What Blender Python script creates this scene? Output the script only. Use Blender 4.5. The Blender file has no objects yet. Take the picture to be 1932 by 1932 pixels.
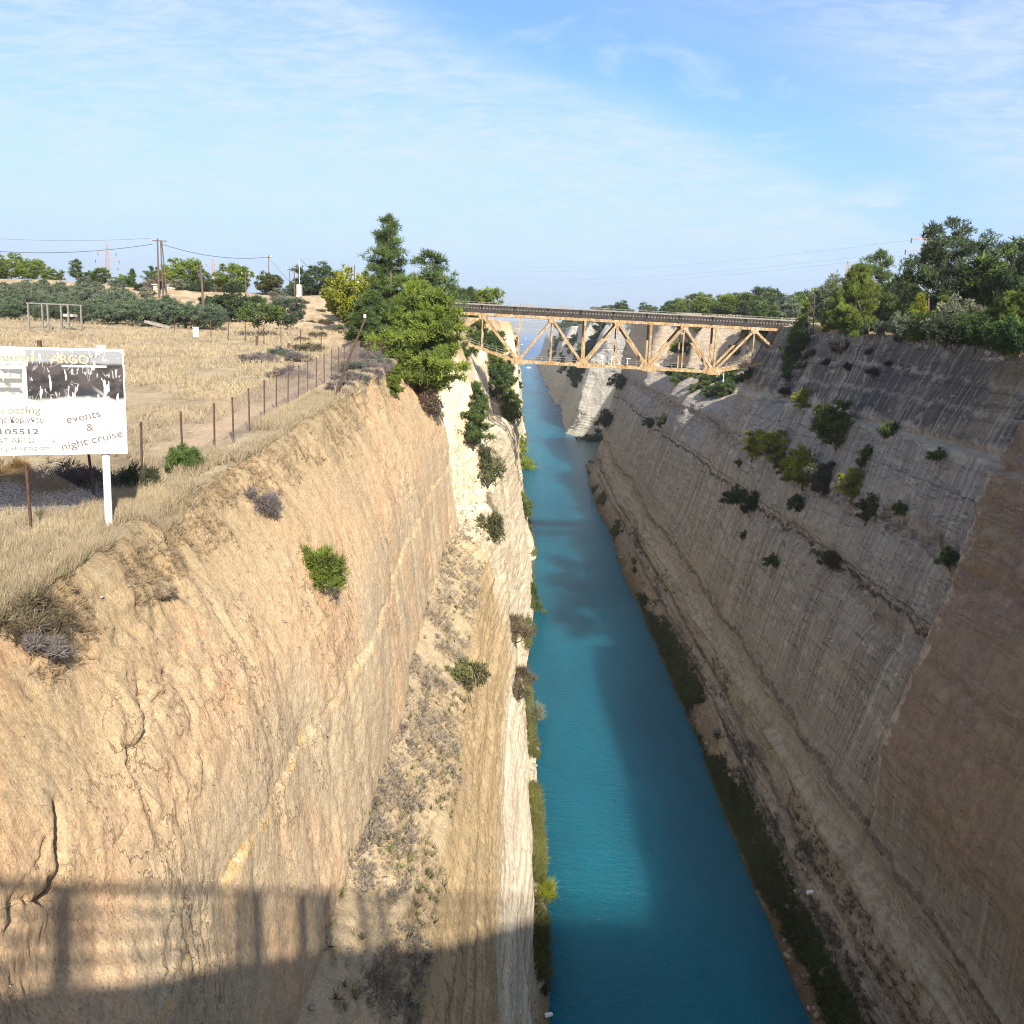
import bpy, math, random
import numpy as np
from mathutils import Vector, Matrix
sc = bpy.context.scene
COL = sc.collection
rad = math.radians
# ------------------------------------------------------------------ camera, light, sky
FPX = 1785.0                       # focal length in units of a 1932 px wide picture
PITCH, ROLL = rad(11.07), rad(2.3)
EYE = np.array([0.0, 0.0, 60.0])
_r0 = np.array([1.0, 0, 0]); _f = np.array([0, math.cos(PITCH), -math.sin(PITCH)]); _u0 = np.array([0, math.sin(PITCH), math.cos(PITCH)])
_r = _r0*math.cos(ROLL) + _u0*math.sin(ROLL); _u = -_r0*math.sin(ROLL) + _u0*math.cos(ROLL)
cam_d = bpy.data.cameras.new('camera'); cam = bpy.data.objects.new('camera', cam_d); COL.objects.link(cam)
M = Matrix(((_r[0], _u[0], -_f[0], EYE[0]), (_r[1], _u[1], -_f[1], EYE[1]), (_r[2], _u[2], -_f[2], EYE[2]), (0, 0, 0, 1)))
cam.matrix_world = M
cam_d.sensor_width = 36; cam_d.lens = 36*FPX/1932; cam_d.clip_start = 0.1; cam_d.clip_end = 30000
sc.camera = cam
L = Vector((-0.52, 1.53, -1.0)).normalized()
sun_d = bpy.data.lights.new('sun', 'SUN'); sun_d.energy = 5.0; sun_d.angle = rad(0.9); sun_d.color = (1.0, 0.93, 0.82)
sun = bpy.data.objects.new('sun', sun_d); COL.objects.link(sun)
sun.rotation_euler = L.to_track_quat('-Z', 'Y').to_euler(); sun.location = (60, -150, 160)
vs = sc.view_settings
vs.view_transform = 'Standard'; vs.look = 'None'; vs.gamma = 1; vs.use_curve_mapping = False
vs.exposure = 1.08
sc.cycles.filter_width = 1.1; sc.cycles.use_denoising = True; sc.cycles.denoiser = 'OPENIMAGEDENOISE'; sc.cycles.denoising_prefilter = 'NONE'; sc.cycles.sample_clamp_direct = 6; sc.cycles.sample_clamp_indirect = 4; sc.cycles.max_bounces = 6; sc.cycles.diffuse_bounces = 3; sc.cycles.transparent_max_bounces = 8

def N(nt, typ, ins=None, **props):
    n = nt.nodes.new(typ)
    for k, v in props.items(): setattr(n, k, v)
    for k, v in (ins or {}).items():
        s = n.inputs[k]
        if hasattr(v, 'is_output'): nt.links.new(v, s)
        else: s.default_value = v
    return n
def math_n(nt, op, a, b=0.0, clamp=False):
    return N(nt, 'ShaderNodeMath', {0: a, 1: b}, operation=op, use_clamp=clamp).outputs[0]
def noise_n(nt, vec, scale, detail=4, rough=0.55, dist=0.0):
    return N(nt, 'ShaderNodeTexNoise', {'Vector': vec, 'Scale': scale, 'Detail': detail, 'Roughness': rough, 'Distortion': dist}).outputs[0]
def map_n(nt, vec, scale, loc=(0, 0, 0)):
    return N(nt, 'ShaderNodeMapping', {'Vector': vec, 'Scale': scale, 'Location': loc}).outputs[0]
def ramp_n(nt, fac, stops, interp='LINEAR'):
    n = N(nt, 'ShaderNodeValToRGB', {0: fac}); cr = n.color_ramp; cr.interpolation = interp
    while len(cr.elements) < len(stops): cr.elements.new(0.5)
    for e, (p, c) in zip(cr.elements, stops):
        e.position = p; e.color = (c, c, c, 1) if isinstance(c, (int, float)) else (*c, 1)
    return n.outputs[0]
def mix_n(nt, fac, a, b, typ='MIX'):
    n = nt.nodes.new('ShaderNodeMix'); n.data_type = 'RGBA'; n.blend_type = typ
    for idx, v in ((0, fac), (6, a), (7, b)):
        if hasattr(v, 'is_output'): nt.links.new(v, n.inputs[idx])
        elif idx == 0: n.inputs[0].default_value = v
        else: n.inputs[idx].default_value = (*v, 1) if len(v) == 3 else v
    return n.outputs[2]
def smooth_n(nt, x, a, b):
    n = N(nt, 'ShaderNodeMapRange', {'Value': x, 'From Min': a, 'From Max': b}, interpolation_type='SMOOTHSTEP'); return n.outputs[0]

w = bpy.data.worlds.new('World'); sc.world = w; w.use_nodes = True; nt = w.node_tree
for n in list(nt.nodes): nt.nodes.remove(n)
sky = N(nt, 'ShaderNodeTexSky', sky_type='NISHITA', sun_disc=False)
sky.sun_elevation = math.asin(-L.z); sky.sun_rotation = math.atan2(-L.x, -L.y); sky.altitude = 60; sky.air_density = 1.0; sky.dust_density = 1.1; sky.ozone_density = 2.2
tc = N(nt, 'ShaderNodeTexCoord').outputs['Generated']
sx = N(nt, 'ShaderNodeSeparateXYZ', {0: tc})
zz = math_n(nt, 'ADD', math_n(nt, 'MAXIMUM', sx.outputs[2], 0.0), 0.035)
px = math_n(nt, 'DIVIDE', sx.outputs[0], zz); py = math_n(nt, 'DIVIDE', sx.outputs[1], zz)
pl = N(nt, 'ShaderNodeCombineXYZ', {0: px, 1: py}).outputs[0]
big = noise_n(nt, pl, 0.55, 3, 0.5)
z2 = math_n(nt, 'ADD', math_n(nt, 'MAXIMUM', sx.outputs[2], 0.0), 0.16)
pt_ = N(nt, 'ShaderNodeCombineXYZ', {0: math_n(nt, 'DIVIDE', sx.outputs[0], z2), 1: math_n(nt, 'DIVIDE', sx.outputs[1], z2)}).outputs[0]
d = math_n(nt, 'SUBTRACT', math_n(nt, 'MULTIPLY', px, 0.784), math_n(nt, 'MULTIPLY', py, 0.622))
d = math_n(nt, 'ADD', d, math_n(nt, 'MULTIPLY', math_n(nt, 'SUBTRACT', big, 0.5), 0.9))
left_bank = smooth_n(nt, d, -1.95, -2.35)
right_bank = smooth_n(nt, d, -1.75, -0.9)
cover = math_n(nt, 'MAXIMUM', left_bank, math_n(nt, 'MULTIPLY', right_bank, 0.9))
rot = N(nt, 'ShaderNodeMapping', {'Vector': pt_, 'Rotation': (0, 0, 0.55), 'Scale': (3.0, 6.5, 1)}).outputs[0]
rip = noise_n(nt, rot, 3.2, 6, 0.62, 0.7)
rip2 = noise_n(nt, map_n(nt, pt_, (1.0, 1.0, 1), (3, 1, 0)), 2.4, 7, 0.64, 0.5)
tex = math_n(nt, 'ADD', math_n(nt, 'MULTIPLY', smooth_n(nt, rip, 0.36, 0.66), 0.55), math_n(nt, 'MULTIPLY', smooth_n(nt, rip2, 0.36, 0.66), 0.6))
wisps = math_n(nt, 'MULTIPLY', smooth_n(nt, rip2, 0.5, 0.72), 0.45)
cf = math_n(nt, 'MAXIMUM', math_n(nt, 'MULTIPLY', cover, math_n(nt, 'ADD', 0.26, math_n(nt, 'MULTIPLY', tex, 0.50))), wisps)
lowc = noise_n(nt, map_n(nt, tc, (5, 5, 22), (1.7, 0.4, 0)), 1.0, 4, 0.55)
band = math_n(nt, 'MULTIPLY', smooth_n(nt, sx.outputs[2], 0.05, 0.09), smooth_n(nt, sx.outputs[2], 0.17, 0.12))
cf = math_n(nt, 'MAXIMUM', cf, math_n(nt, 'MULTIPLY', math_n(nt, 'MULTIPLY', smooth_n(nt, lowc, 0.57, 0.72), band), 0.7))
cf = math_n(nt, 'MULTIPLY', cf, smooth_n(nt, sx.outputs[2], -0.02, 0.13), True)
SKY_K = 0.10
skyb = mix_n(nt, 1.0, sky.outputs[0], (0.66, 0.80, 1.02), 'MULTIPLY')
hazec = mix_n(nt, math_n(nt, 'MULTIPLY', smooth_n(nt, sx.outputs[2], 0.24, 0.0), 0.85), skyb, (2.42, 3.08, 4.2))
skyc = mix_n(nt, cf, hazec, (3.55, 4.15, 5.05))
bg = N(nt, 'ShaderNodeBackground', {'Color': skyc, 'Strength': SKY_K})
wo = N(nt, 'ShaderNodeOutputWorld'); nt.links.new(bg.outputs[0], wo.inputs[0])

# ------------------------------------------------------------------ helpers
def ray(x, y):
    d = _f + (x-966)/FPX*_r - (y-966)/FPX*_u
    return d
def P(x, y, Y):                      # the point at distance Y along the canal seen at (x, y) of a 1932 px picture
    d = ray(x, y); return EYE + d*(Y/d[1])
def proj(p):
    q = np.asarray(p) - EYE; z = q @ _f
    return 966 + FPX*(q @ _r)/z, 966 - FPX*(q @ _u)/z, z
_rs = np.random.RandomState(7); PERM = _rs.permutation(4096).astype(np.int64); RV = _rs.rand(4096).astype(np.float32)
def vn(x, y, z=0.0, seed=0):
    x, y, z = np.broadcast_arrays(np.asarray(x, np.float64), np.asarray(y, np.float64), np.asarray(z, np.float64))
    xi, yi, zi = np.floor(x).astype(np.int64), np.floor(y).astype(np.int64), np.floor(z).astype(np.int64)
    fx, fy, fz = x-xi, y-yi, z-zi
    fx = fx*fx*(3-2*fx); fy = fy*fy*(3-2*fy); fz = fz*fz*(3-2*fz)
    def h(a, b, c): return RV[PERM[(PERM[(PERM[(a+seed*131) & 4095] + b) & 4095] + c) & 4095]]
    def lay(c):
        a0 = h(xi, yi, c); a1 = h(xi+1, yi, c); b0 = h(xi, yi+1, c); b1 = h(xi+1, yi+1, c)
        a = a0+(a1-a0)*fx; b = b0+(b1-b0)*fx; return a+(b-a)*fy
    if np.all(fz == 0): return lay(zi)*2-1
    l0 = lay(zi); l1 = lay(zi+1); return (l0+(l1-l0)*fz)*2-1
def fbm(x, y, z=0.0, o=4, seed=0, g=0.5):
    t = 0; a = 1; s = 1; n = 0
    for i in range(o):
        t = t + a*vn(np.asarray(x)*s, np.asarray(y)*s, z, seed+i*17); n += a; a *= g; s *= 2.03
    return t/n
def sstep(a, b, x):
    t = np.clip((np.asarray(x, float)-a)/(b-a), 0, 1); return t*t*(3-2*t)

def mesh_np(name, verts, faces, mats=(), attrs=None, smooth=False, uv=None):
    """verts (n,3); faces a list of (k,m) arrays of indices"""
    me = bpy.data.meshes.new(name)
    if not isinstance(faces, list): faces = [faces]
    faces = [np.asarray(f, np.int32) for f in faces if len(f)]
    me.vertices.add(len(verts)); me.vertices.foreach_set('co', np.asarray(verts, np.float32).ravel())
    nl = sum(f.size for f in faces); npoly = sum(len(f) for f in faces)
    me.loops.add(nl); me.polygons.add(npoly)
    me.loops.foreach_set('vertex_index', np.concatenate([f.ravel() for f in faces]))
    tot = np.concatenate([np.full(len(f), f.shape[1], np.int32) for f in faces])
    st = np.concatenate([[0], np.cumsum(tot)[:-1]]).astype(np.int32)
    me.polygons.foreach_set('loop_start', st); me.polygons.foreach_set('loop_total', tot)
    if smooth: me.polygons.foreach_set('use_smooth', np.ones(npoly, bool))
    for k, v in (attrs or {}).items():
        a = me.attributes.new(k, 'FLOAT', 'POINT'); a.data.foreach_set('value', np.asarray(v, np.float32))
    for m in mats: me.materials.append(m)
    me.update(calc_edges=True); me.validate()
    return me
def link(name, me, parent=None, loc=None, rz=0, label=None, cat=None, group=None, kind=None, scale=None):
    o = bpy.data.objects.new(name, me); COL.objects.link(o)
    if parent: o.parent = parent
    if loc is not None: o.location = loc
    if rz: o.rotation_euler[2] = rz
    if scale is not None: o.scale = (scale,)*3 if isinstance(scale, (int, float)) else scale
    if label: o['label'] = label
    if cat: o['category'] = cat
    if group: o['group'] = group
    if kind: o['kind'] = kind
    return o
class MB:                            # collects boxes, bars, tubes and loose polygons into one mesh
    def __init__(s): s.v = []; s.f = []
    def add(s, vs, fs):
        b = len(s.v); s.v += [tuple(map(float, v)) for v in vs]; s.f += [tuple(i+b for i in f) for f in fs]; return s
    def box(s, c, d, R=None):
        vs = []
        for i in (-.5, .5):
            for j in (-.5, .5):
                for k in (-.5, .5):
                    q = Vector((d[0]*i, d[1]*j, d[2]*k))
                    if R is not None: q = R @ q
                    vs.append((c[0]+q.x, c[1]+q.y, c[2]+q.z))
        return s.add(vs, [(0, 1, 3, 2), (4, 6, 7, 5), (0, 4, 5, 1), (2, 3, 7, 6), (0, 2, 6, 4), (1, 5, 7, 3)])
    def bar(s, a, b, wd, h=None, up=(0, 0, 1)):      # rectangular bar from a to b
        a = Vector(a); b = Vector(b); h = h or wd; d = (b-a)
        z = d.normalized(); up = Vector(up)
        if abs(z.dot(up)) > 0.98: up = Vector((0, 1, 0))
        x = up.cross(z).normalized(); y = z.cross(x)
        vs = [p + x*(sx*wd/2) + y*(sy*h/2) for p in (a, b) for sx, sy in ((-1, -1), (1, -1), (1, 1), (-1, 1))]
        return s.add(vs, [(3, 2, 1, 0), (4, 5, 6, 7)] + [(i, (i+1) % 4, 4+(i+1) % 4, 4+i) for i in range(4)])
    def tube(s, pts, r, n=6):
        pts = [Vector(p) for p in pts]; rs = r if isinstance(r, (list, tuple)) else [r]*len(pts)
        rings = []
        for i, p in enumerate(pts):
            t = (pts[min(i+1, len(pts)-1)] - pts[max(i-1, 0)]).normalized()
            up = Vector((0, 0, 1)) if abs(t.z) < 0.95 else Vector((0, 1, 0))
            x = up.cross(t).normalized(); y = t.cross(x)
            rings.append([p + x*(rs[i]*math.cos(2*math.pi*k/n)) + y*(rs[i]*math.sin(2*math.pi*k/n)) for k in range(n)])
        vs = [q for rg in rings for q in rg]; fs = []
        for i in range(len(pts)-1):
            for k in range(n): fs.append((i*n+k, i*n+(k+1) % n, (i+1)*n+(k+1) % n, (i+1)*n+k))
        fs.append(tuple(range(n-1, -1, -1))); fs.append(tuple((len(pts)-1)*n+k for k in range(n)))
        return s.add(vs, fs)
    def mesh(s, name, mats, smooth=False):
        me = bpy.data.meshes.new(name); me.from_pydata(s.v, [], s.f)
        for m in (mats if isinstance(mats, (list, tuple)) else [mats]): me.materials.append(m)
        if smooth: me.polygons.foreach_set('use_smooth', np.ones(len(s.f), bool))
        me.update(); return me
    def obj(s, name, mats, parent=None, smooth=False, **k): return link(name, s.mesh(name, mats, smooth), parent, **k)
def empty(name, loc, rz=0, **k): return link(name, None, None, loc, rz, **k)

# ------------------------------------------------------------------ materials
def new_mat(name):
    m = bpy.data.materials.new(name); m.use_nodes = True; nt = m.node_tree
    b = nt.nodes['Principled BSDF']; b.inputs['Roughness'].default_value = 0.9
    b.inputs['Specular IOR Level'].default_value = 0.2
    return m, nt, b
def pos_n(nt): return N(nt, 'ShaderNodeTexCoord').outputs['Object']
def attr_n(nt, name): return N(nt, 'ShaderNodeAttribute', attribute_name=name).outputs['Fac']
def bump(nt, b, h, strength, dist):
    n = N(nt, 'ShaderNodeBump', {'Strength': strength, 'Distance': dist, 'Height': h}); nt.links.new(n.outputs[0], b.inputs['Normal'])
def set_in(nt, b, key, out): nt.links.new(out, b.inputs[key])

def simple_mat(name, c1, c2, scale=3.0, rough=0.8, metal=0.0, bumpd=0.0, stretch=(1, 1, 1)):
    m, nt, b = new_mat(name); v = map_n(nt, pos_n(nt), stretch)
    n = noise_n(nt, v, scale, 6, 0.65)
    set_in(nt, b, 'Base Color', mix_n(nt, ramp_n(nt, n, [(0.35, 0.0), (0.65, 1.0)]), c1, c2))
    b.inputs['Roughness'].default_value = rough; b.inputs['Metallic'].default_value = metal
    if bumpd: bump(nt, b, n, 0.6, bumpd)
    return m

# rusty pale paint of the truss
m_truss, nt, b = new_mat('rusty_cream_paint')
v = pos_n(nt); n1 = noise_n(nt, v, 0.9, 8, 0.72); n2 = noise_n(nt, map_n(nt, v, (3, 3, 0.7)), 1.6, 6, 0.7)
rust = math_n(nt, 'MULTIPLY', smooth_n(nt, n1, 0.375, 0.49), smooth_n(nt, n2, 0.36, 0.6))
c = mix_n(nt, n2, (0.29, 0.235, 0.15), (0.41, 0.35, 0.24)); c = mix_n(nt, rust, c, (0.235, 0.118, 0.035)); set_in(nt, b, 'Base Color', c)
m_deckdark = simple_mat('weathered_dark_timber', (0.022, 0.018, 0.016), (0.06, 0.05, 0.043), 2.0, 0.9)
m_sleeper = simple_mat('sleeper_ends', (0.16, 0.14, 0.12), (0.30, 0.27, 0.23), 4.0)
m_rail = simple_mat('pale_grey_steel', (0.36, 0.34, 0.32), (0.48, 0.45, 0.41), 2.0, 0.6)
m_rust = simple_mat('brown_rust', (0.055, 0.030, 0.022), (0.11, 0.058, 0.04), 9.0, 0.85, 0.0, 0.004)
m_wood = simple_mat('brown_pole_wood', (0.075, 0.055, 0.042), (0.14, 0.10, 0.075), 1.2, 0.9, 0, 0, (6, 6, 0.6))
m_bark = simple_mat('bark', (0.07, 0.05, 0.035), (0.17, 0.13, 0.10), 5.0, 0.95, 0, 0.02, (2, 2, 0.5))
m_white = simple_mat('white_paint', (0.74, 0.72, 0.68), (0.82, 0.81, 0.78), 3.0, 0.5)
m_conc = simple_mat('pale_concrete', (0.34, 0.31, 0.26), (0.50, 0.46, 0.39), 1.5, 0.9, 0, 0.02)
m_plaster = simple_mat('white_plaster', (0.66, 0.64, 0.60), (0.76, 0.74, 0.71), 1.5)
m_dark = simple_mat('opening_shade', (0.02, 0.02, 0.02), (0.04, 0.035, 0.03), 2)  # near-black colour standing in for the shade inside doorways and windows
m_wire = simple_mat('wire', (0.05, 0.05, 0.055), (0.09, 0.09, 0.09), 2, 0.6)
m_galv = simple_mat('grey_galvanised_wire', (0.16, 0.13, 0.11), (0.25, 0.21, 0.18), 5, 0.7)
m_pyl = simple_mat('pylon_red_steel', (0.30, 0.19, 0.17), (0.38, 0.25, 0.22), 0.05, 0.7)
m_roofsheet = simple_mat('grey_corrugated_sheet', (0.42, 0.46, 0.50), (0.55, 0.59, 0.63), 1.5, 0.5)
m_greywood = simple_mat('weathered_grey_wood', (0.13, 0.12, 0.11), (0.22, 0.20, 0.18), 3.0)
m_dullrail = simple_mat('dull_grey_steel', (0.17, 0.155, 0.135), (0.26, 0.235, 0.20), 2.0, 0.7)
m_asph = simple_mat('road_bridge_concrete', (0.25, 0.24, 0.22), (0.36, 0.34, 0.31), 1.0)
m_farb = simple_mat('far_bridge_steel', (0.16, 0.19, 0.22), (0.22, 0.25, 0.28), 0.1, 0.6)

# foliage: the object's own colour, varied clump by clump
def foliage_mat(name, trans=0.3, vary=0.55, bl=0.3):
    m, nt, b = new_mat(name)
    oi = N(nt, 'ShaderNodeObjectInfo').outputs['Color']; t = attr_n(nt, 'tint')
    c = mix_n(nt, 1.0, oi, ramp_n(nt, t, [(0.0, (1-vary, 1-vary, 1-vary*0.8)), (1.0, (1+vary, 1+vary*0.95, 1+vary*bl))]), 'MULTIPLY')
    nt.nodes.remove(b)
    df = N(nt, 'ShaderNodeBsdfDiffuse', {'Color': c}); tr = N(nt, 'ShaderNodeBsdfTranslucent', {'Color': c})
    gl = N(nt, 'ShaderNodeBsdfGlossy', {'Color': (0.5, 0.5, 0.5, 1), 'Roughness': 0.55})
    s1 = N(nt, 'ShaderNodeMixShader', {0: trans, 1: df.outputs[0], 2: tr.outputs[0]})
    s2 = N(nt, 'ShaderNodeMixShader', {0: 0.03, 1: s1.outputs[0], 2: gl.outputs[0]})
    nt.links.new(s2.outputs[0], nt.nodes['Material Output'].inputs[0]); return m
m_leaf = foliage_mat('foliage'); m_dry = foliage_mat('dry_stems', 0.25, 0.42, 0.95)

# ------------------------------------------------------------------ terrain: profiles
def rim_left(Y):  return 53.8 + 0.044*(np.clip(Y, 0, 130)-30) + 3.3*sstep(150, 200, Y) - 0.012*np.clip(np.asarray(Y)-420, 0, 900) - 20*sstep(1250, 1650, Y)
def ground_left(X, Y):
    wgt = sstep(-16, -42, X)
    g = rim_left(Y) + 2.9*wgt*sstep(140, 188, Y) + 0.9*sstep(-30, -120, X)*sstep(40, 120, Y)
    return g
def rim_right(Y): return 59.3 + 1.7*sstep(90, 130, Y) + 1.2*sstep(150, 190, Y) + 4*sstep(205, 380, Y) + 3*sstep(380, 600, Y) - 0.018*np.clip(np.asarray(Y)-650, 0, 900) - 24*sstep(1250, 1650, Y)
def ground_right(X, Y): return rim_right(Y) + 3.0*sstep(60, 140, X)*sstep(80, 300, Y) + 1.0*sstep(52, 62, X)
def interp_steps(Y, knots):
    k = np.array(knots, float); return np.interp(Y, k[:, 0], k[:, 1])
TL = np.array([-.2, 0, 1, 2, 3, 4, 4.5, 5.0]); XL = np.array([6.2, 5.3, 4.0, .4, -2.55, -6.28, -7.3, -11.2])
def left_xz(t, Y):
    t = np.asarray(t, float); Y = np.asarray(Y, float)
    zr = rim_left(Y)
    x = np.interp(t, TL, XL); u = np.clip((t-4.5)/.5, 0, 1)
    x = np.where(t > 4.5, -7.3 - 3.9*u**1.55, x)
    z = np.interp(t, TL, [-2.5, 0, 1.5, 20.4, 35, 38, 45, 45]); z = np.where(t > 4.5, 45 + (zr-45)*u, z)
    z = np.where(t > 3, np.where(zr < 56, z, z), z)
    lowoff = interp_steps(Y, [(0, 0), (150, 0), (154, -.7), (240, -.7), (244, .8), (330, .8), (336, -.8), (520, -1), (526, .8), (700, .5), (706, -1), (1000, -1.5), (1600, -3)])
    hioff = interp_steps(Y, [(0, 0), (86, 0), (101, .6), (104, -3.5), (112, -3.2), (117, 2.6), (134, 2.2), (138, -.5), (152, -.8), (156, 3.0), (178, 2.2), (183, -1.5), (226, -1.5), (232, 2.0), (296, 2.5), (300, 6.5), (420, 5.5), (426, 2), (610, 2), (618, 5), (1600, 2)])
    k = sstep(2.2, 4.2, t)
    return x + lowoff*(1-k) + hioff*k, z
TR = np.array([-.2, 0, 1, 1.6, 2, 3, 4, 5, 6]); XR = np.array([27.4, 28.5, 30.5, 33.0, 35.5, 41.3, 43.5, 46.5, 51.0])
def right_xz(t, Y):
    t = np.asarray(t, float); Y = np.asarray(Y, float); zr = rim_right(Y)
    x = np.interp(t, TR, XR)
    z = np.interp(t, TR, [-2.5, 0, 3.0, 6.0, 12, 32.4, 40, 50, 50]); u = np.clip(t-5, 0, 1); z = np.where(t > 5, 50+(zr-50)*u, z)
    low = interp_steps(Y, [(0, 0), (418, 2.2), (432, 5), (436, 26), (514, 26), (527, 15), (551, .2), (570, .6), (640, 2.5), (690, 2.5), (696, 5), (760, 6), (764, 1.5), (900, 2), (906, 4.5), (1010, 5), (1014, 2), (1600, 3)])
    hi = interp_steps(Y, [(0, -3.2), (84.0, -3.6), (85.8, 0), (164, 0), (169, 5.5), (178, 6), (184, .3), (203, 1.0), (212, 15), (268, 13), (276, 2), (300, 1), (310, 12), (348, 12), (356, 0), (420, 0), (434, 24), (510, 25), (525, 16), (549, 1), (570, 1), (640, 6), (690, 10), (700, 16), (756, 16), (766, 3), (900, 5), (906, 14), (1005, 14), (1014, 4), (1600, 6)])
    k = sstep(1.9, 2.6, t); k2 = sstep(4.2, 5.2, t)
    near = interp_steps(Y, [(0, -2.6), (84.2, -2.7), (85.8, 0), (2000, 0)])
    hh = np.where(Y < 200, hi*k2 + near*(1-k2), low*(1-k2)+hi*k2)
    return x + np.where(Y < 200, low*(1-k) + (hh)*k, hh), z
def rows(y0, k, dmin, steps, yneg=None):
    ys = []; y = y0
    while y < 1750: ys.append(y); y += max(dmin, k*abs(y))
    for s in steps: ys += list(np.linspace(s-3.0, s+3.0, 16))
    ys = np.unique(np.round(ys, 3)); keep = np.concatenate([[True], np.diff(ys) > 0.02]); return ys[keep]

def grid_faces(nr, nc, c0, c1, flip):
    i = np.arange(nr-1)[:, None]*nc + np.arange(c0, c1)[None, :]; i = i.ravel()
    f = np.stack([i, i+1, i+nc+1, i+nc], 1); return f[:, ::-1] if flip else f
def submesh(V, f, attrs):
    used = np.unique(f); mp = np.zeros(len(V), np.int32); mp[used] = np.arange(len(used))
    return V[used], mp[f], {k: a[used] for k, a in attrs.items()}

# ------------------------------------------------------------------ terrain: materials
def rock_left():
    m, nt, b = new_mat('sunlit_earth_and_limestone'); v = pos_n(nt); t = attr_n(nt, 't')
    s = N(nt, 'ShaderNodeSeparateXYZ', {0: v}); X, Y, Z = s.outputs
    nb = noise_n(nt, v, 0.35, 6, 0.6); nm = noise_n(nt, v, 2.6, 6, 0.65); nf = noise_n(nt, v, 14, 5, 0.7)
    strk = noise_n(nt, map_n(nt, v, (1.6, 1.6, 0.16)), 1.5, 6, 0.68)
    bed = noise_n(nt, map_n(nt, v, (0.25, 0.035, 1.7)), 1.4, 6, 0.68)
    tt = math_n(nt, 'ADD', t, math_n(nt, 'MULTIPLY', math_n(nt, 'SUBTRACT', nm, 0.5), 0.16))
    tt = math_n(nt, 'ADD', tt, math_n(nt, 'MULTIPLY', math_n(nt, 'SUBTRACT', nb, 0.5), 0.10))
    lay = ramp_n(nt, math_n(nt, 'MULTIPLY', tt, 0.2), [(0.0, (0.20, 0.15, 0.08)), (0.19, (0.38, 0.30, 0.19)), (0.215, (0.68, 0.60, 0.46)), (0.385, (0.70, 0.62, 0.47)),
        (0.41, (0.50, 0.375, 0.215)), (0.60, (0.52, 0.385, 0.21)), (0.62, (0.52, 0.41, 0.25)), (0.79, (0.52, 0.41, 0.26)), (0.815, (0.53, 0.42, 0.275)), (0.893, (0.54, 0.425, 0.275)), (0.898, (0.56, 0.44, 0.28)),
        (0.9045, (0.56, 0.44, 0.28)), (0.909, (0.54, 0.43, 0.285)), (0.925, (0.57, 0.43, 0.27)), (0.94, (0.60, 0.42, 0.25)), (0.960, (0.56, 0.41, 0.245)), (0.98, (0.46, 0.34, 0.195)), (1.0, (0.33, 0.25, 0.145))])
    sn = noise_n(nt, v, 0.9, 5, 0.7)
    zs = math_n(nt, 'ADD', Z, math_n(nt, 'ADD', math_n(nt, 'MULTIPLY', math_n(nt, 'SUBTRACT', sn, 0.5), 1.5), math_n(nt, 'MULTIPLY', math_n(nt, 'SUBTRACT', nb, 0.5), 1.2)))
    smk = math_n(nt, 'MULTIPLY', smooth_n(nt, math_n(nt, 'ABSOLUTE', math_n(nt, 'SUBTRACT', zs, 44.95)), 0.22, 0.10), math_n(nt, 'MULTIPLY', smooth_n(nt, noise_n(nt, map_n(nt, v, (.2, 1, .4)), 0.8, 5, 0.7), 0.46, 0.54), smooth_n(nt, t, 4.1, 4.2)))
    lay = mix_n(nt, math_n(nt, 'MULTIPLY', smk, 0.75), lay, (0.68, 0.48, 0.21))
    # beyond the fence spur the cliff is pale limestone all the way up
    pale = mix_n(nt, bed, (0.58, 0.48, 0.33), (0.72, 0.64, 0.49))
    far = math_n(nt, 'MULTIPLY', smooth_n(nt, Y, 100, 112), smooth_n(nt, t, 4.97, 4.8))
    c = mix_n(nt, math_n(nt, 'MULTIPLY', far, 0.85), lay, pale)
    upper = smooth_n(nt, t, 3.9, 4.1)
    org = math_n(nt, 'MULTIPLY', smooth_n(nt, noise_n(nt, map_n(nt, v, (1, .6, .5), (4, 2, 1)), 0.3, 4, 0.6), 0.47, 0.66), math_n(nt, 'MULTIPLY', upper, 0.55))
    c = mix_n(nt, org, c, (0.65, 0.405, 0.23))
    gry = math_n(nt, 'MULTIPLY', smooth_n(nt, noise_n(nt, map_n(nt, v, (1.3, 1.3, .35), (9, 2, 4)), 1.0, 6, 0.7), 0.50, 0.68), 0.6)
    c = mix_n(nt, gry, c, (0.43, 0.345, 0.225))
    c = mix_n(nt, 1.0, c, (1.08, 1.055, 1.04), 'MULTIPLY')
    # bedding stripes of the brown and the white steps
    c = mix_n(nt, math_n(nt, 'MULTIPLY', math_n(nt, 'MULTIPLY', smooth_n(nt, bed, 0.48, 0.62), 0.55), smooth_n(nt, t, 4.0, 3.4)), c, (0.27, 0.18, 0.09))
    dk = math_n(nt, 'MULTIPLY', smooth_n(nt, strk, 0.52, 0.68), math_n(nt, 'MULTIPLY', smooth_n(nt, math_n(nt, 'ABSOLUTE', math_n(nt, 'SUBTRACT', tt, 2.5)), 0.65, 0.4), 0.75))
    c = mix_n(nt, dk, c, (0.16, 0.11, 0.06))
    c = mix_n(nt, math_n(nt, 'MULTIPLY', smooth_n(nt, strk, 0.5, 0.7), 0.22), c, (0.40, 0.31, 0.20))
    # pebbles of the conglomerate, both sides of the yellow seam
    vo = N(nt, 'ShaderNodeTexVoronoi', {'Vector': v, 'Scale': 9.0}); peb = math_n(nt, 'MULTIPLY', smooth_n(nt, vo.outputs['Distance'], 0.30, 0.16), smooth_n(nt, noise_n(nt, v, 1.3, 3, 0.6), 0.45, 0.62))
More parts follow.
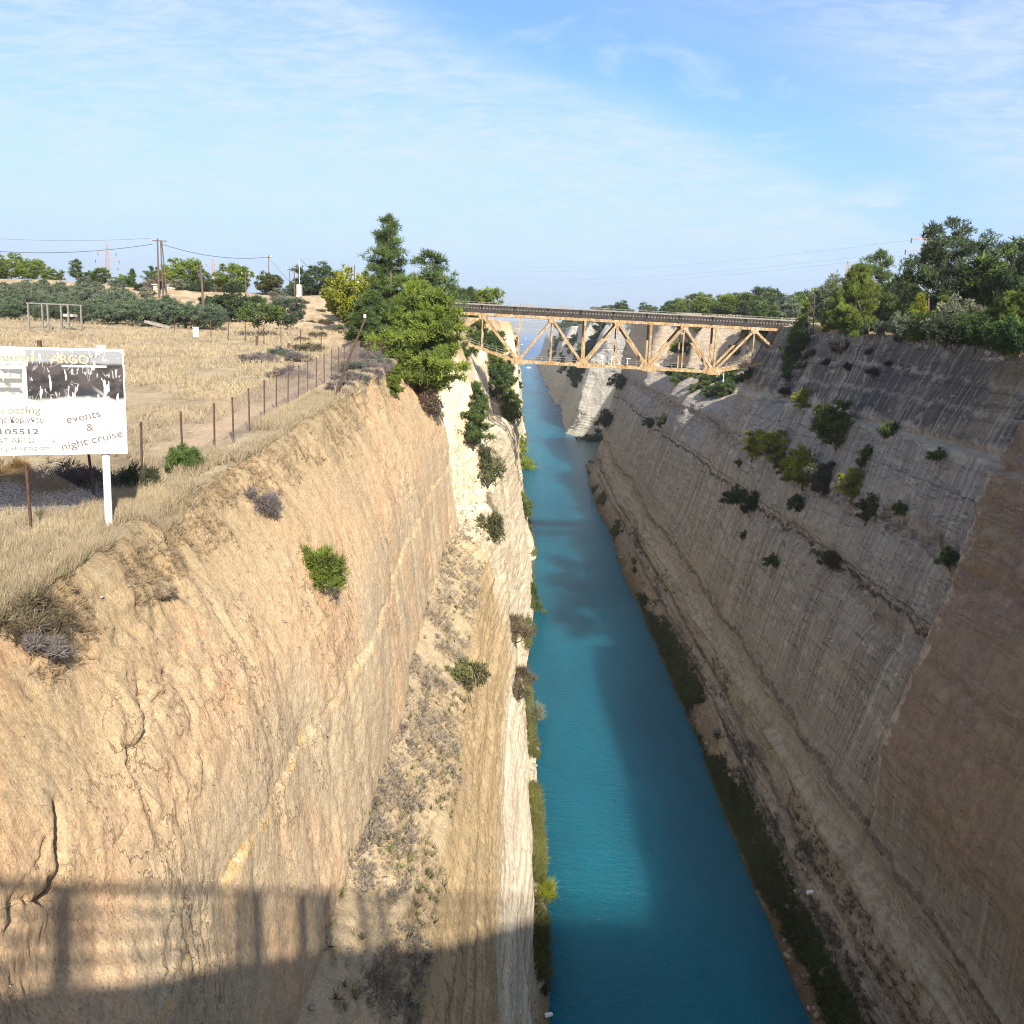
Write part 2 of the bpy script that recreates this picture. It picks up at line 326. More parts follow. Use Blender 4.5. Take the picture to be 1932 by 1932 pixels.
    pebk = math_n(nt, 'MULTIPLY', math_n(nt, 'MULTIPLY', peb, smooth_n(nt, math_n(nt, 'ABSOLUTE', math_n(nt, 'SUBTRACT', tt, 4.38)), 0.36, 0.2)), 0.8)
    c = mix_n(nt, pebk, c, mix_n(nt, N(nt, 'ShaderNodeSeparateColor', {0: vo.outputs['Color']}).outputs[0], (0.26, 0.22, 0.17), (0.55, 0.50, 0.42)))
    c = mix_n(nt, 1.0, c, ramp_n(nt, noise_n(nt, map_n(nt, v, (1, 1, .38)), 11, 6, 0.75), [(0.30, 0.55), (0.46, 0.95), (0.7, 1.2)]), 'MULTIPLY')
    c = mix_n(nt, 1.0, c, ramp_n(nt, nf, [(0.25, 0.72), (0.5, 1.0), (0.75, 1.18)]), 'MULTIPLY')
    c = mix_n(nt, 1.0, c, ramp_n(nt, nm, [(0.25, 0.80), (0.55, 1.0), (0.8, 1.12)]), 'MULTIPLY')
    fn_ = noise_n(nt, map_n(nt, v, (1.0, 1.0, 0.42), (2, 7, 1)), 0.9, 6, 0.62, 0.5)
    frac = math_n(nt, 'MULTIPLY', math_n(nt, 'MULTIPLY', smooth_n(nt, math_n(nt, 'ABSOLUTE', math_n(nt, 'SUBTRACT', fn_, 0.5)), 0.010, 0.002), smooth_n(nt, noise_n(nt, v, 0.22, 3, 0.5), 0.47, 0.60)), upper)
    c = mix_n(nt, math_n(nt, 'MULTIPLY', frac, 0.62), c, (0.19, 0.13, 0.075))
    set_in(nt, b, 'Base Color', c); b.inputs['Specular IOR Level'].default_value = 0.05; b.inputs['Roughness'].default_value = 1.0
    fine = noise_n(nt, map_n(nt, v, (1, 1, 0.7)), 7.0, 9, 0.78)
    h = math_n(nt, 'ADD', math_n(nt, 'MULTIPLY', fine, 1.0), math_n(nt, 'MULTIPLY', strk, 0.10)); h = math_n(nt, 'ADD', h, math_n(nt, 'MULTIPLY', pebk, 0.3))
    h = math_n(nt, 'ADD', h, math_n(nt, 'MULTIPLY', bed, math_n(nt, 'MULTIPLY', smooth_n(nt, t, 4.0, 3.4), 1.2))); h = math_n(nt, 'SUBTRACT', h, math_n(nt, 'MULTIPLY', frac, 0.5))
    bump(nt, b, h, 1.0, 0.125); return m
def rock_right():
    m, nt, b = new_mat('grey_brown_marl'); v = pos_n(nt); t = attr_n(nt, 't')
    s = N(nt, 'ShaderNodeSeparateXYZ', {0: v}); X, Y, Z = s.outputs
    nb = noise_n(nt, v, 0.10, 6, 0.6); nm = noise_n(nt, v, 0.8, 7, 0.66); nf = noise_n(nt, v, 5, 5, 0.7)
    strk = noise_n(nt, map_n(nt, v, (0.02, 1.0, 0.014)), 1.5, 7, 0.72)
    strk2 = noise_n(nt, map_n(nt, v, (0.03, 1.0, 0.02), (0, 40, 0)), 0.33, 5, 0.62)
    bed = noise_n(nt, map_n(nt, v, (0.15, 0.03, 1.0)), 1.5, 7, 0.68)
    tt = math_n(nt, 'ADD', t, math_n(nt, 'MULTIPLY', math_n(nt, 'SUBTRACT', nb, 0.5), 0.5)); tt = math_n(nt, 'ADD', tt, math_n(nt, 'MULTIPLY', math_n(nt, 'SUBTRACT', nm, 0.5), 0.18))
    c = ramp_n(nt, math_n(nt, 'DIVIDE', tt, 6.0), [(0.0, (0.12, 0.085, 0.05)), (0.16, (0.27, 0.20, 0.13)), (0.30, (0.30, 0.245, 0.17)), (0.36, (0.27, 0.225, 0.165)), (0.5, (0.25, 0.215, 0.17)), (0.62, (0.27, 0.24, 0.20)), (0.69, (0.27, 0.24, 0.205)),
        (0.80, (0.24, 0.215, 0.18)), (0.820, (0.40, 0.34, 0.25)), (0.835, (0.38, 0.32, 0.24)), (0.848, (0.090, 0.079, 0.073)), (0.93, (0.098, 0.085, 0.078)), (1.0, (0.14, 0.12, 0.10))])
    up = smooth_n(nt, t, 1.9, 2.4)
    c = mix_n(nt, math_n(nt, 'MULTIPLY', math_n(nt, 'MULTIPLY', smooth_n(nt, strk, 0.5, 0.66), up), 0.75), c, (0.40, 0.36, 0.30))
    c = mix_n(nt, math_n(nt, 'MULTIPLY', math_n(nt, 'MULTIPLY', smooth_n(nt, strk, 0.50, 0.36), up), 0.52), c, (0.095, 0.08, 0.07))
    c = mix_n(nt, math_n(nt, 'MULTIPLY', math_n(nt, 'MULTIPLY', smooth_n(nt, strk2, 0.5, 0.62), up), 0.45), c, (0.17, 0.145, 0.12))
    c = mix_n(nt, math_n(nt, 'MULTIPLY', smooth_n(nt, nb, 0.52, 0.66), 0.4), c, (0.36, 0.29, 0.19))
    c = mix_n(nt, math_n(nt, 'MULTIPLY', smooth_n(nt, bed, 0.52, 0.66), math_n(nt, 'ADD', 0.10, math_n(nt, 'MULTIPLY', smooth_n(nt, t, 2.6, 1.4), 0.45))), c, (0.17, 0.13, 0.09))
    cn = noise_n(nt, map_n(nt, v, (0.2, 0.05, 0.75), (3, 3, 0)), 1.0, 6, 0.66, 0.0)
    crk = math_n(nt, 'MULTIPLY', smooth_n(nt, math_n(nt, 'ABSOLUTE', math_n(nt, 'SUBTRACT', cn, 0.52)), 0.010, 0.003), smooth_n(nt, nm, 0.42, 0.55))
    c = mix_n(nt, math_n(nt, 'MULTIPLY', crk, 0.75), c, (0.045, 0.036, 0.03))
    pt = noise_n(nt, map_n(nt, v, (0.5, 0.5, 1.0), (0, 0, 8)), 0.55, 7, 0.72); c = mix_n(nt, math_n(nt, 'MULTIPLY', smooth_n(nt, pt, 0.56, 0.62), math_n(nt, 'MULTIPLY', up, 0.55)), c, (0.42, 0.365, 0.27))
    tn = math_n(nt, 'ADD', t, math_n(nt, 'MULTIPLY', math_n(nt, 'SUBTRACT', noise_n(nt, map_n(nt, v, (.1, .5, .1)), 0.35, 5, 0.65), 0.5), 0.22))
    def tband(c0, wd): return smooth_n(nt, math_n(nt, 'ABSOLUTE', math_n(nt, 'SUBTRACT', tn, c0)), wd, wd*.35)
    rb_n = noise_n(nt, map_n(nt, v, (.6, .6, 1.1), (5, 5, 5)), 1.1, 7, 0.72); rub = math_n(nt, 'MAXIMUM', tband(3.95, .26), math_n(nt, 'MULTIPLY', tband(3.03, .13), smooth_n(nt, Y, 210, 130)))
    c = mix_n(nt, math_n(nt, 'MULTIPLY', rub, 0.85), c, ramp_n(nt, rb_n, [(0.36, (0.055, 0.043, 0.04)), (0.47, (0.20, 0.165, 0.135)), (0.62, (0.36, 0.31, 0.235))]))
    for c0, wd, k_ in ((2.98, .022, .9), (3.08, .016, .8), (2.06, .03, .6), (1.58, .05, .6), (1.24, .05, .5), (4.52, .012, .5), (5.55, .012, .6), (5.25, .010, .4)):
        c = mix_n(nt, math_n(nt, 'MULTIPLY', math_n(nt, 'MULTIPLY', tband(c0, wd), smooth_n(nt, nm, .36, .5)), k_), c, (0.055, 0.045, 0.038))
    for c0, wd, k_ in ((1.82, .16, .6), (1.40, .10, .5), (4.93, .06, .75), (5.32, .04, .4), (5.62, .03, .5)):
        c = mix_n(nt, math_n(nt, 'MULTIPLY', math_n(nt, 'MULTIPLY', tband(c0, wd), smooth_n(nt, nm, .40, .52)), k_), c, (0.37, 0.32, 0.235))
    # the near block is redder earth, and its foot is striped tan
    yb = math_n(nt, 'ADD', Y, math_n(nt, 'MULTIPLY', math_n(nt, 'SUBTRACT', nm, 0.5), 5.0))
    brn = math_n(nt, 'MULTIPLY', smooth_n(nt, yb, 86.6, 84.6), smooth_n(nt, tt, 2.1, 2.5))
    bc = mix_n(nt, nm, (0.20, 0.13, 0.085), (0.30, 0.205, 0.14)); bc = mix_n(nt, math_n(nt, 'MULTIPLY', smooth_n(nt, nb, 0.45, 0.6), 0.5), bc, (0.27, 0.185, 0.09))
    c = mix_n(nt, math_n(nt, 'MULTIPLY', brn, 0.80), c, bc)
    c = mix_n(nt, math_n(nt, 'MULTIPLY', math_n(nt, 'MULTIPLY', smooth_n(nt, math_n(nt, 'ABSOLUTE', math_n(nt, 'SUBTRACT', yb, 84.2)), 1.3, 0.4), smooth_n(nt, nm, .35, .55)), smooth_n(nt, t, 2.0, 2.5)), c, (0.37, 0.30, 0.22))
    # beyond the railway bridge pale lit limestone
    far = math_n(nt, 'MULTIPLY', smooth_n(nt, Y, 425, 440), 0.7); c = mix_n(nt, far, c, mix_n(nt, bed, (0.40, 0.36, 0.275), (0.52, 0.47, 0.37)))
    tan = math_n(nt, 'MULTIPLY', smooth_n(nt, Y, 205, 212), smooth_n(nt, Y, 425, 415)); tan = math_n(nt, 'MULTIPLY', tan, smooth_n(nt, tt, 4.0, 5.2))
    c = mix_n(nt, math_n(nt, 'MULTIPLY', tan, 0.85), c, mix_n(nt, nm, (0.38, 0.27, 0.17), (0.47, 0.37, 0.25)))
    c = mix_n(nt, 1.0, c, (1.30, 1.38, 1.53), 'MULTIPLY')
    c = mix_n(nt, 1.0, c, ramp_n(nt, nf, [(0.25, 0.68), (0.5, 1.0), (0.75, 1.22)]), 'MULTIPLY')
    c = mix_n(nt, 1.0, c, ramp_n(nt, nm, [(0.25, 0.74), (0.55, 1.0), (0.8, 1.18)]), 'MULTIPLY')
    set_in(nt, b, 'Base Color', c); b.inputs['Specular IOR Level'].default_value = 0.05; b.inputs['Roughness'].default_value = 1.0
    h = math_n(nt, 'ADD', math_n(nt, 'MULTIPLY', noise_n(nt, v, 2.2, 9, 0.78), 1.1), math_n(nt, 'MULTIPLY', strk, 0.18)); h = math_n(nt, 'ADD', h, math_n(nt, 'MULTIPLY', bed, math_n(nt, 'ADD', 0.2, math_n(nt, 'MULTIPLY', smooth_n(nt, t, 2.6, 1.6), 0.9)))); h = math_n(nt, 'SUBTRACT', h, math_n(nt, 'MULTIPLY', crk, 0.5))
    bump(nt, b, h, 0.9, 0.45); return m
def ground_mat():
    m, nt, b = new_mat('dry_straw_ground'); v = pos_n(nt)
    s = N(nt, 'ShaderNodeSeparateXYZ', {0: v}); X, Y, Z = s.outputs
    nb = noise_n(nt, v, 0.06, 5, 0.6); nm = noise_n(nt, map_n(nt, v, (1, .45, 1)), 0.5, 7, 0.68); nf = noise_n(nt, v, 6, 5, 0.7)
    c = mix_n(nt, ramp_n(nt, nm, [(0.33, 0.0), (0.66, 1.0)]), (0.26, 0.20, 0.125), (0.43, 0.345, 0.22))
    c = mix_n(nt, math_n(nt, 'MULTIPLY', smooth_n(nt, nb, 0.5, 0.66), 0.55), c, (0.34, 0.24, 0.14))
    c = mix_n(nt, math_n(nt, 'MULTIPLY', smooth_n(nt, noise_n(nt, v, 0.23, 4, 0.6), 0.58, 0.68), 0.6), c, (0.15, 0.14, 0.07))
    # worn earth path along the fence and the track up the slope
    wob = math_n(nt, 'MULTIPLY', math_n(nt, 'SUBTRACT', noise_n(nt, map_n(nt, v, (0.05, 1, 1)), 0.09, 3, 0.5), 0.5), 6.0)
    dpath = math_n(nt, 'ABSOLUTE', math_n(nt, 'SUBTRACT', math_n(nt, 'ADD', X, math_n(nt, 'MULTIPLY', wob, 0.4)), -14.3))
    pth = math_n(nt, 'MULTIPLY', smooth_n(nt, dpath, 1.3, 0.3), math_n(nt, 'MULTIPLY', smooth_n(nt, Y, 36, 42), smooth_n(nt, Y, 82, 70)))
    xs = math_n(nt, 'ADD', math_n(nt, 'MULTIPLY', math_n(nt, 'SUBTRACT', Y, 120), -0.16), -23.0)
    dtr = math_n(nt, 'ABSOLUTE', math_n(nt, 'SUBTRACT', math_n(nt, 'ADD', X, wob), xs))
    trk = math_n(nt, 'MULTIPLY', smooth_n(nt, dtr, 1.9, 0.9), math_n(nt, 'MULTIPLY', smooth_n(nt, Y, 100, 112), smooth_n(nt, Y, 200, 194)))
    xt = math_n(nt, 'ADD', math_n(nt, 'MULTIPLY', math_n(nt, 'SUBTRACT', Y, 60), -0.75), -20.0)
    d2 = math_n(nt, 'ABSOLUTE', math_n(nt, 'SUBTRACT', math_n(nt, 'ADD', X, wob), xt)); trk2 = math_n(nt, 'MULTIPLY', math_n(nt, 'MULTIPLY', smooth_n(nt, d2, 2.2, 0.8), smooth_n(nt, Y, 110, 104)), 0.7)
    p = math_n(nt, 'MAXIMUM', math_n(nt, 'MAXIMUM', pth, trk), trk2)
    c = mix_n(nt, math_n(nt, 'MULTIPLY', p, 0.85), c, mix_n(nt, nf, (0.44, 0.30, 0.18), (0.56, 0.42, 0.28)))
    bank = math_n(nt, 'MULTIPLY', math_n(nt, 'MULTIPLY', smooth_n(nt, Y, 138, 150), smooth_n(nt, Y, 196, 186)), smooth_n(nt, nm, 0.42, 0.58))
    c = mix_n(nt, math_n(nt, 'MULTIPLY', bank, 0.7), c, (0.47, 0.34, 0.22))
    # white gravel patch behind the billboard
    ex = math_n(nt, 'DIVIDE', math_n(nt, 'ADD', X, 19.5), 6.6); ey = math_n(nt, 'DIVIDE', math_n(nt, 'SUBTRACT', Y, 31.4), 3.6)
    rr = math_n(nt, 'ADD', math_n(nt, 'ADD', math_n(nt, 'MULTIPLY', ex, ex), math_n(nt, 'MULTIPLY', ey, ey)), math_n(nt, 'MULTIPLY', math_n(nt, 'SUBTRACT', nm, 0.5), 1.2))
    vo = N(nt, 'ShaderNodeTexVoronoi', {'Vector': v, 'Scale': 11.0}); gv = N(nt, 'ShaderNodeSeparateColor', {0: vo.outputs['Color']}).outputs[0]
    gc = mix_n(nt, smooth_n(nt, vo.outputs['Distance'], 0.5, 0.25), (0.17, 0.15, 0.13), mix_n(nt, gv, (0.46, 0.44, 0.42), (0.72, 0.70, 0.67)))
    gm = smooth_n(nt, rr, 1.05, 0.85); c = mix_n(nt, gm, c, gc)
    c = mix_n(nt, 1.0, c, ramp_n(nt, nf, [(0.25, 0.65), (0.5, 1.0), (0.75, 1.25)]), 'MULTIPLY')
    set_in(nt, b, 'Base Color', c); b.inputs['Roughness'].default_value = 1.0; b.inputs['Specular IOR Level'].default_value = 0.03
    h = math_n(nt, 'ADD', nf, math_n(nt, 'MULTIPLY', nm, 2.0)); h = math_n(nt, 'ADD', h, math_n(nt, 'MULTIPLY', math_n(nt, 'MULTIPLY', vo.outputs['Distance'], -1.5), gm))
    bump(nt, b, h, 0.9, 0.14); return m
m_rockL, m_rockR, m_ground = rock_left(), rock_right(), ground_mat()

# ------------------------------------------------------------------ terrain: left bank
def poly_dist(y, z, pts):
    best = np.full(y.shape, 1e9)
    for (a, b), (c, d) in zip(pts[:-1], pts[1:]):
        vx, vy = c-a, d-b; u = np.clip(((y-a)*vx+(z-b)*vy)/(vx*vx+vy*vy), 0, 1)
        best = np.minimum(best, np.hypot(y-a-u*vx, z-b-u*vy))
    return best
YL = np.concatenate([np.arange(-40, 6, 2.0), rows(6.0, 0.0052, 0.055, [100, 104, 110, 116, 136, 154, 180, 230, 242, 298, 333, 423, 523, 614, 703])])
tL = np.concatenate([np.linspace(-.2, 0, 3)[:-1], np.linspace(0, 1, 9)[:-1], np.linspace(1, 2, 85)[:-1], np.linspace(2, 3, 75)[:-1], np.linspace(3, 4, 40)[:-1], np.linspace(4, 4.5, 75)[:-1], np.linspace(4.5, 5, 115)])
dG = [0.0]; st = 0.12
while dG[-1] < 2500: dG.append(dG[-1]+st); st = max(0.12, dG[-1]*0.055)
dG = np.array(dG[1:])
ncl = len(tL)
def build_bank(side, Y, t, dG, xz, ground, disp_fn, gdisp_fn):
    T, YY = np.meshgrid(t, Y); X, Z = xz(T, YY)
    e = 1e-3; X2, Z2 = xz(T+e, YY); tx, tz = X2-X, Z2-Z; ln = np.hypot(tx, tz)+1e-9
    nx, nz = tz/ln*side, -tx/ln*side
    # smooth the normals along the profile
    ker = np.ones(9)/9
    pad = lambda a: np.apply_along_axis(lambda q: np.convolve(np.pad(q, 4, 'edge'), ker, 'valid'), 1, a)
    nx, nz = pad(nx), pad(nz)
    D, dY = disp_fn(YY, Z, T)
    V = np.stack([X+nx*D, YY+dY, Z+nz*D], 2)
    GX = X[:, -1:] - side*dG[None, :]; GY = np.repeat(Y[:, None], len(dG), 1)
    off = V[:, -1:, :] - np.stack([X[:, -1:], Y[:, None], Z[:, -1:]], 2)
    fall = np.exp(-dG/1.6)[None, :, None]
    gz = ground(GX, GY) + (rim_left(GY) if side > 0 else rim_right(GY))*0 + gdisp_fn(GX, GY)*(1-fall[..., 0])
    g0 = ground(X[:, -1:], Y[:, None]); gz = gz + (Z[:, -1:]-g0)*fall[..., 0]
    G = np.stack([GX, GY, gz], 2) + off*fall
    A = np.concatenate([V, G], 1); nr, nc = A.shape[:2]
    TT = np.concatenate([T, np.full(GX.shape, 5.0 if side > 0 else 6.0)], 1)
    return A, TT, nr, nc
tmpX, tmpZ = None, None
def hit_px(A, pts, ncl, tol=4.0):
    """grid cell (row, col) of the nearest surface point under each pixel"""
    V = A.reshape(-1, 3); q = V - EYE; z = q @ _f; ok = z > 3
    sx = 966 + FPX*(q @ _r)/np.where(ok, z, 1); sy = 966 - FPX*(q @ _u)/np.where(ok, z, 1)
    out = []
    for (x, y) in pts:
        dd = np.hypot(sx-x, sy-y); dd[~ok] = 1e9
        k = tol
        while not (dd < k).any(): k *= 1.6
        idx = np.where(dd < k)[0]; i = idx[np.argmin(z[idx])]; out.append((i//A.shape[1], i % A.shape[1]))
    return out
# plain surface first: find where the visible cracks run
_T, _Y = np.meshgrid(tL, YL[YL < 90]); _X, _Z = left_xz(_T, _Y); _A = np.stack([_X, _Y, _Z], 2)
def crack_yz(pts): return [(_A[i, j, 1], _A[i, j, 2]) for i, j in hit_px(_A, pts, ncl)]
CRACKS = [(crack_yz(p), wd, dp) for p, wd, dp in [
    ([(256, 1290), (258, 1390), (243, 1430), (236, 1460), (222, 1500)], 0.10, 0.45), ([(375, 1228), (368, 1260)], 0.05, 0.2),
    ([(335, 1235), (305, 1290), (268, 1385)], 0.06, 0.2), ([(112, 1530), (134, 1590), (140, 1650), (118, 1668)], 0.14, 0.6), ([(118, 1668), (60, 1690), (20, 1740), (-20, 1790)], 0.10, 0.4),
    ([(250, 1500), (240, 1560), (205, 1620)], 0.05, 0.15), ([(90, 1560), (75, 1640), (30, 1700)], 0.05, 0.2), ([(365, 1680), (345, 1740), (350, 1780)], 0.06, 0.25), ([(400, 1660), (395, 1720), (385, 1780)], 0.05, 0.2), ([(160, 1180), (165, 1260)], .04, .12)]]
HOLL = crack_yz([(118, 1668), (60, 1690), (20, 1740)])
def dispL(Y, Z, T):
    up = sstep(3.9, 4.15, T); low = 1-sstep(3.0, 3.2, T); nearf = sstep(140, 60, Y)
    D = fbm(Y*.045, Z*.05, 0, 3, 1)*1.1 + fbm(Y*.22, Z*.14, 0, 4, 2)*.30
    rg = 1-np.abs(fbm(Y*.75, Z*.13, 0, 4, 3)); D = D + (rg-.8)*.07*up
    D = D + fbm(Y*1.9, Z*1.7, 0, 5, 4, .6)*(.10-.05*up)*(1+1.2*sstep(.0, .35, fbm(Y*.16, Z*.16, 0, 3, 61)))
    D = D + fbm(Y*7.0, Z*3.0, 0, 3, 5, .6)*.05*nearf
    lump = fbm(Y*.30, Z*.22, 0, 4, 21); D = D + np.tanh(18*(lump*3.0-np.round(lump*3.0)))*.05*up*sstep(.0, .3, fbm(Y*.12+4, Z*.2, 0, 3, 62))
    bed = fbm(Y*.012, Z*.85, 0, 4, 6, .6); D = D + bed*.45*low
    blk = vn(Y*.055, Z*.05, 0, 8); D = D + np.sign(blk)*np.abs(blk)**.5*1.3*sstep(95, 125, Y)
    blk2 = vn(Y*.016+3, Z*.012, 0, 9); D = D + blk2*2.6*sstep(115, 160, Y)
    seam = 45.0 + fbm(Y*.35, 0.5, 0, 4, 10)*.45; s = Z-seam
    brk = sstep(-.15, .25, fbm(Y*.45, 3.3, 0, 4, 63)); D = D + (.05+.15*brk)*(1-sstep(-.04, .10, s+fbm(Y*2.5, Z*2.5, 0, 3, 64)*.25))*sstep(3.95, 4.1, T) - .22*np.exp(-(s/.20)**2)*np.clip(fbm(Y*1.7, Z*2, 0, 3, 11), 0, 1)*up
    for pts, wd, dp in CRACKS:
        jy = fbm(Y*2.2, Z*2.2, 0, 4, 12)*.30; jz = fbm(Y*2.2+9, Z*2.2, 0, 4, 13)*.30
        sel = (Y < 60) & (T > 4)
        dd = np.full(Y.shape, 9.0); dd[sel] = poly_dist((Y+jy)[sel], (Z+jz)[sel], pts)
        D = D - dp*.95*np.exp(-(dd/(wd*.75))**2)*np.clip(.55+1.1*fbm(Y*1.4, Z*1.4, 0, 3, 65), .05, 1) + .07*dp*np.exp(-((dd-.35)/.45)**2)
    hy, hz = HOLL[1]; D = D - .7*np.exp(-(((Y-hy-.5)/2.2)**2+((Z-hz+1.6)/1.5)**2))
    rimr = sstep(4.8, 5, T); D = D + rimr*(fbm(Y*.33, 2.2, 0, 4, 14)*.8 + fbm(Y*2.1, Z*1.5, 0, 4, 15)*.22)
    D = D*np.where(T < 1, .5, 1.0)
    dY = fbm(Y*1.3, Z*1.3, 0, 3, 16)*.10*up
    return D, dY
def gdL(X, Y): return fbm(X*.05, Y*.05, 0, 3, 30)*.5*sstep(10, 40, -X-11) + fbm(X*.45, Y*.45, 0, 4, 31)*.16 + 0.9*fbm(X*.18, Y*.18, 0, 4, 32)*sstep(140, 160, Y)
AL, TTL, nrL, ncL = build_bank(1, YL, tL, dG, left_xz, ground_left, dispL, gdL)
V = AL.reshape(-1, 3); at = {'t': TTL.ravel()}
fc = grid_faces(nrL, ncL, 0, ncl-1, False); fg = grid_faces(nrL, ncL, ncl-1, ncL-1, False)
v_, f_, a_ = submesh(V, fc, at); link('canal_cliff', mesh_np('canal_cliff', v_, f_, [m_rockL], a_, True), label='sunlit tan and cream canal cliff below the dry field', kind='structure')
v_, f_, a_ = submesh(V, fg, at); link('ground', mesh_np('ground', v_, f_, [m_ground], a_, True), label='dry straw coloured field and slope on top of the sunlit cliff', kind='structure')

# ------------------------------------------------------------------ terrain: right bank
YR = np.concatenate([np.arange(-40, 15, 2.5), rows(15.0, 0.0062, 0.12, [84.5, 167, 181, 205, 210, 272, 306, 352, 427, 434, 520, 527, 534, 540, 546, 551, 643, 693, 698, 758, 763, 903, 1008])])
tR = np.concatenate([np.linspace(-.2, 0, 3)[:-1], np.linspace(0, 1, 16)[:-1], np.linspace(1, 2, 50)[:-1], np.linspace(2, 3, 95)[:-1], np.linspace(3, 4, 42)[:-1], np.linspace(4, 5, 52)[:-1], np.linspace(5, 6, 60)])
nclR = len(tR)
def dispR(Y, Z, T):
    lower = 1-sstep(1.8, 2.2, T); far = sstep(200, 240, Y)
    D = fbm(Y*.03, Z*.04, 0, 3, 41)*1.0 + fbm(Y*.16, Z*.10, 0, 4, 42)*.35 + fbm(Y*.9, Z*.9, 0, 5, 43, .65)*.20*(.6+1.0*sstep(0, .3, fbm(Y*.06, Z*.08, 0, 3, 68)))
    bd = fbm(Y*.010+fbm(Y*.06, Z*.06, 0, 2, 66)*.25, Z*.55, 0, 4, 44, .55)*4; D = D + fbm(Y*.010, Z*.55, 0, 5, 44, .6)*(.14+.85*lower) + np.tanh(10*(bd-np.round(bd)))*(.025+.20*lower*sstep(1.0,1.3,T))*(.4+sstep(-.2, .2, fbm(Y*.05, Z*.1, 0, 3, 67)))
    D = D + np.round(fbm(Y*.02, Z*.22, 0, 3, 45)*4)/4*.5*lower
    rub = np.exp(-((T-3.95+fbm(Y*.03, 7, 0, 3, 46)*.35)/.22)**2)*sstep(84, 95, Y); rub2 = np.exp(-((T-3.0+fbm(Y*.03, 3, 0, 3, 47)*.2)/.10)**2)*sstep(84, 90, Y)*sstep(190, 120, Y)
    D = D + (rub*1.0+rub2*.9)*fbm(Y*.8, Z*.9, 0, 4, 48, .65)
    D = D - .8*rub2 - .35*np.exp(-((T-4.02+fbm(Y*.05, 1, 0, 2, 52)*.1)/.04)**2)
    D = D - .5*np.exp(-((T-4.95+fbm(Y*.04, 9, 0, 3, 53)*.05)/.035)**2) + .35*sstep(4.93, 4.90, T)*sstep(4, 4.2, T)
    # roughened upper part of the near block and its fault
    nb = sstep(86, 83, Y); D = D + nb*sstep(3.3, 4.2, T)*(fbm(Y*.35, Z*.3, 0, 5, 49, .62)*1.4)
    D = D - 1.0*np.exp(-((Y-85.2-fbm(Z*.3, 1.0, 0, 3, 50)*1.2)/.5)**2)*sstep(1.2, 2.2, T)
    blk = vn(Y*.03, Z*.04, 0, 51); D = D + np.sign(blk)*np.abs(blk)**.5*2.0*far
    D = D + fbm(Y*.10, Z*.12, 0, 4, 57)*1.4*far
    rimr = sstep(5.85, 6, T); D = D + rimr*(fbm(Y*.3, 4.4, 0, 4, 54)*.9)
    D = D*np.where(T < 1, .6, 1.0)
    return D, fbm(Y*.4, Z*.4, 0, 3, 55)*.08
def gdR(X, Y): return fbm(X*.06, Y*.06, 0, 4, 56)*1.0
AR, TTR, nrR, ncR = build_bank(-1, YR, tR, dG, right_xz, ground_right, dispR, gdR)
V = AR.reshape(-1, 3); at = {'t': TTR.ravel()}
fc = grid_faces(nrR, ncR, 0, nclR-1, True); fg = grid_faces(nrR, ncR, nclR-1, ncR-1, True)
v_, f_, a_ = submesh(V, fc, at); link('canal_cliff', mesh_np('shaded_cliff', v_, f_, [m_rockR], a_, True), label='shaded grey brown canal cliff below the pines', kind='structure')
v_, f_, a_ = submesh(V, fg, at); link('ground', mesh_np('pine_ground', v_, f_, [m_ground], a_, True), label='plateau under the pines on top of the shaded cliff', kind='structure')
def z_on(A, x, y, c0):
    """height of the built ground at (x, y)"""
    i = int(np.clip(np.searchsorted(A[:, -1, 1], y), 1, A.shape[0]-1)); r = A[i, c0:]; j = int(np.argmin(np.abs(r[:, 0]-x))); return float(r[j, 2])
def zL(x, y): return z_on(AL, x, y, ncl-1)
def zR(x, y): return z_on(AR, x, y, nclR-1)

# ------------------------------------------------------------------ water, sea and far shore
m_water, nt, b = new_mat('turquoise_water'); v = pos_n(nt)
s = N(nt, 'ShaderNodeSeparateXYZ', {0: v}); X, Y, Z = s.outputs
nw = noise_n(nt, map_n(nt, v, (0.05, 0.012, 1)), 1.0, 4, 0.6)
c = mix_n(nt, ramp_n(nt, nw, [(0.35, 0.0), (0.65, 1.0)]), (0.0005, 0.110, 0.190), (0.001, 0.170, 0.260))
cove = math_n(nt, 'MULTIPLY', math_n(nt, 'MULTIPLY', smooth_n(nt, X, 29, 38), smooth_n(nt, Y, 400, 440)), smooth_n(nt, Y, 530, 520))
c = mix_n(nt, cove, c, (0.10, 0.17, 0.14))
c = mix_n(nt, smooth_n(nt, Y, 900, 2200), c, (0.006, 0.075, 0.20))
set_in(nt, b, 'Base Color', c); b.inputs['Roughness'].default_value = 0.20; b.inputs['Specular IOR Level'].default_value = 0.35; b.inputs['IOR'].default_value = 1.33
b.subsurface_method = 'BURLEY'; b.inputs['Subsurface Weight'].default_value = 0.85; b.inputs['Subsurface Radius'].default_value = (0.5, 1.0, 1.2); b.inputs['Subsurface Scale'].default_value = 30.0
w1 = noise_n(nt, map_n(nt, v, (0.8, 1.5, 1)), 0.75, 5, 0.6, 0.6); w2 = noise_n(nt, map_n(nt, v, (0.9, 1.8, 1)), 2.2, 4, 0.65, 0.5); w3 = noise_n(nt, v, 0.13, 3, 0.5)
h = math_n(nt, 'ADD', math_n(nt, 'MULTIPLY', w1, 1.0), math_n(nt, 'MULTIPLY', w2, 0.45)); h = math_n(nt, 'ADD', h, math_n(nt, 'MULTIPLY', w3, 0.8))
bump(nt, b, h, 1.0, 0.85)
wv = [(-5200, -60, 0), (5200, -60, 0), (5200, 12800, 0), (-5200, 12800, 0)]
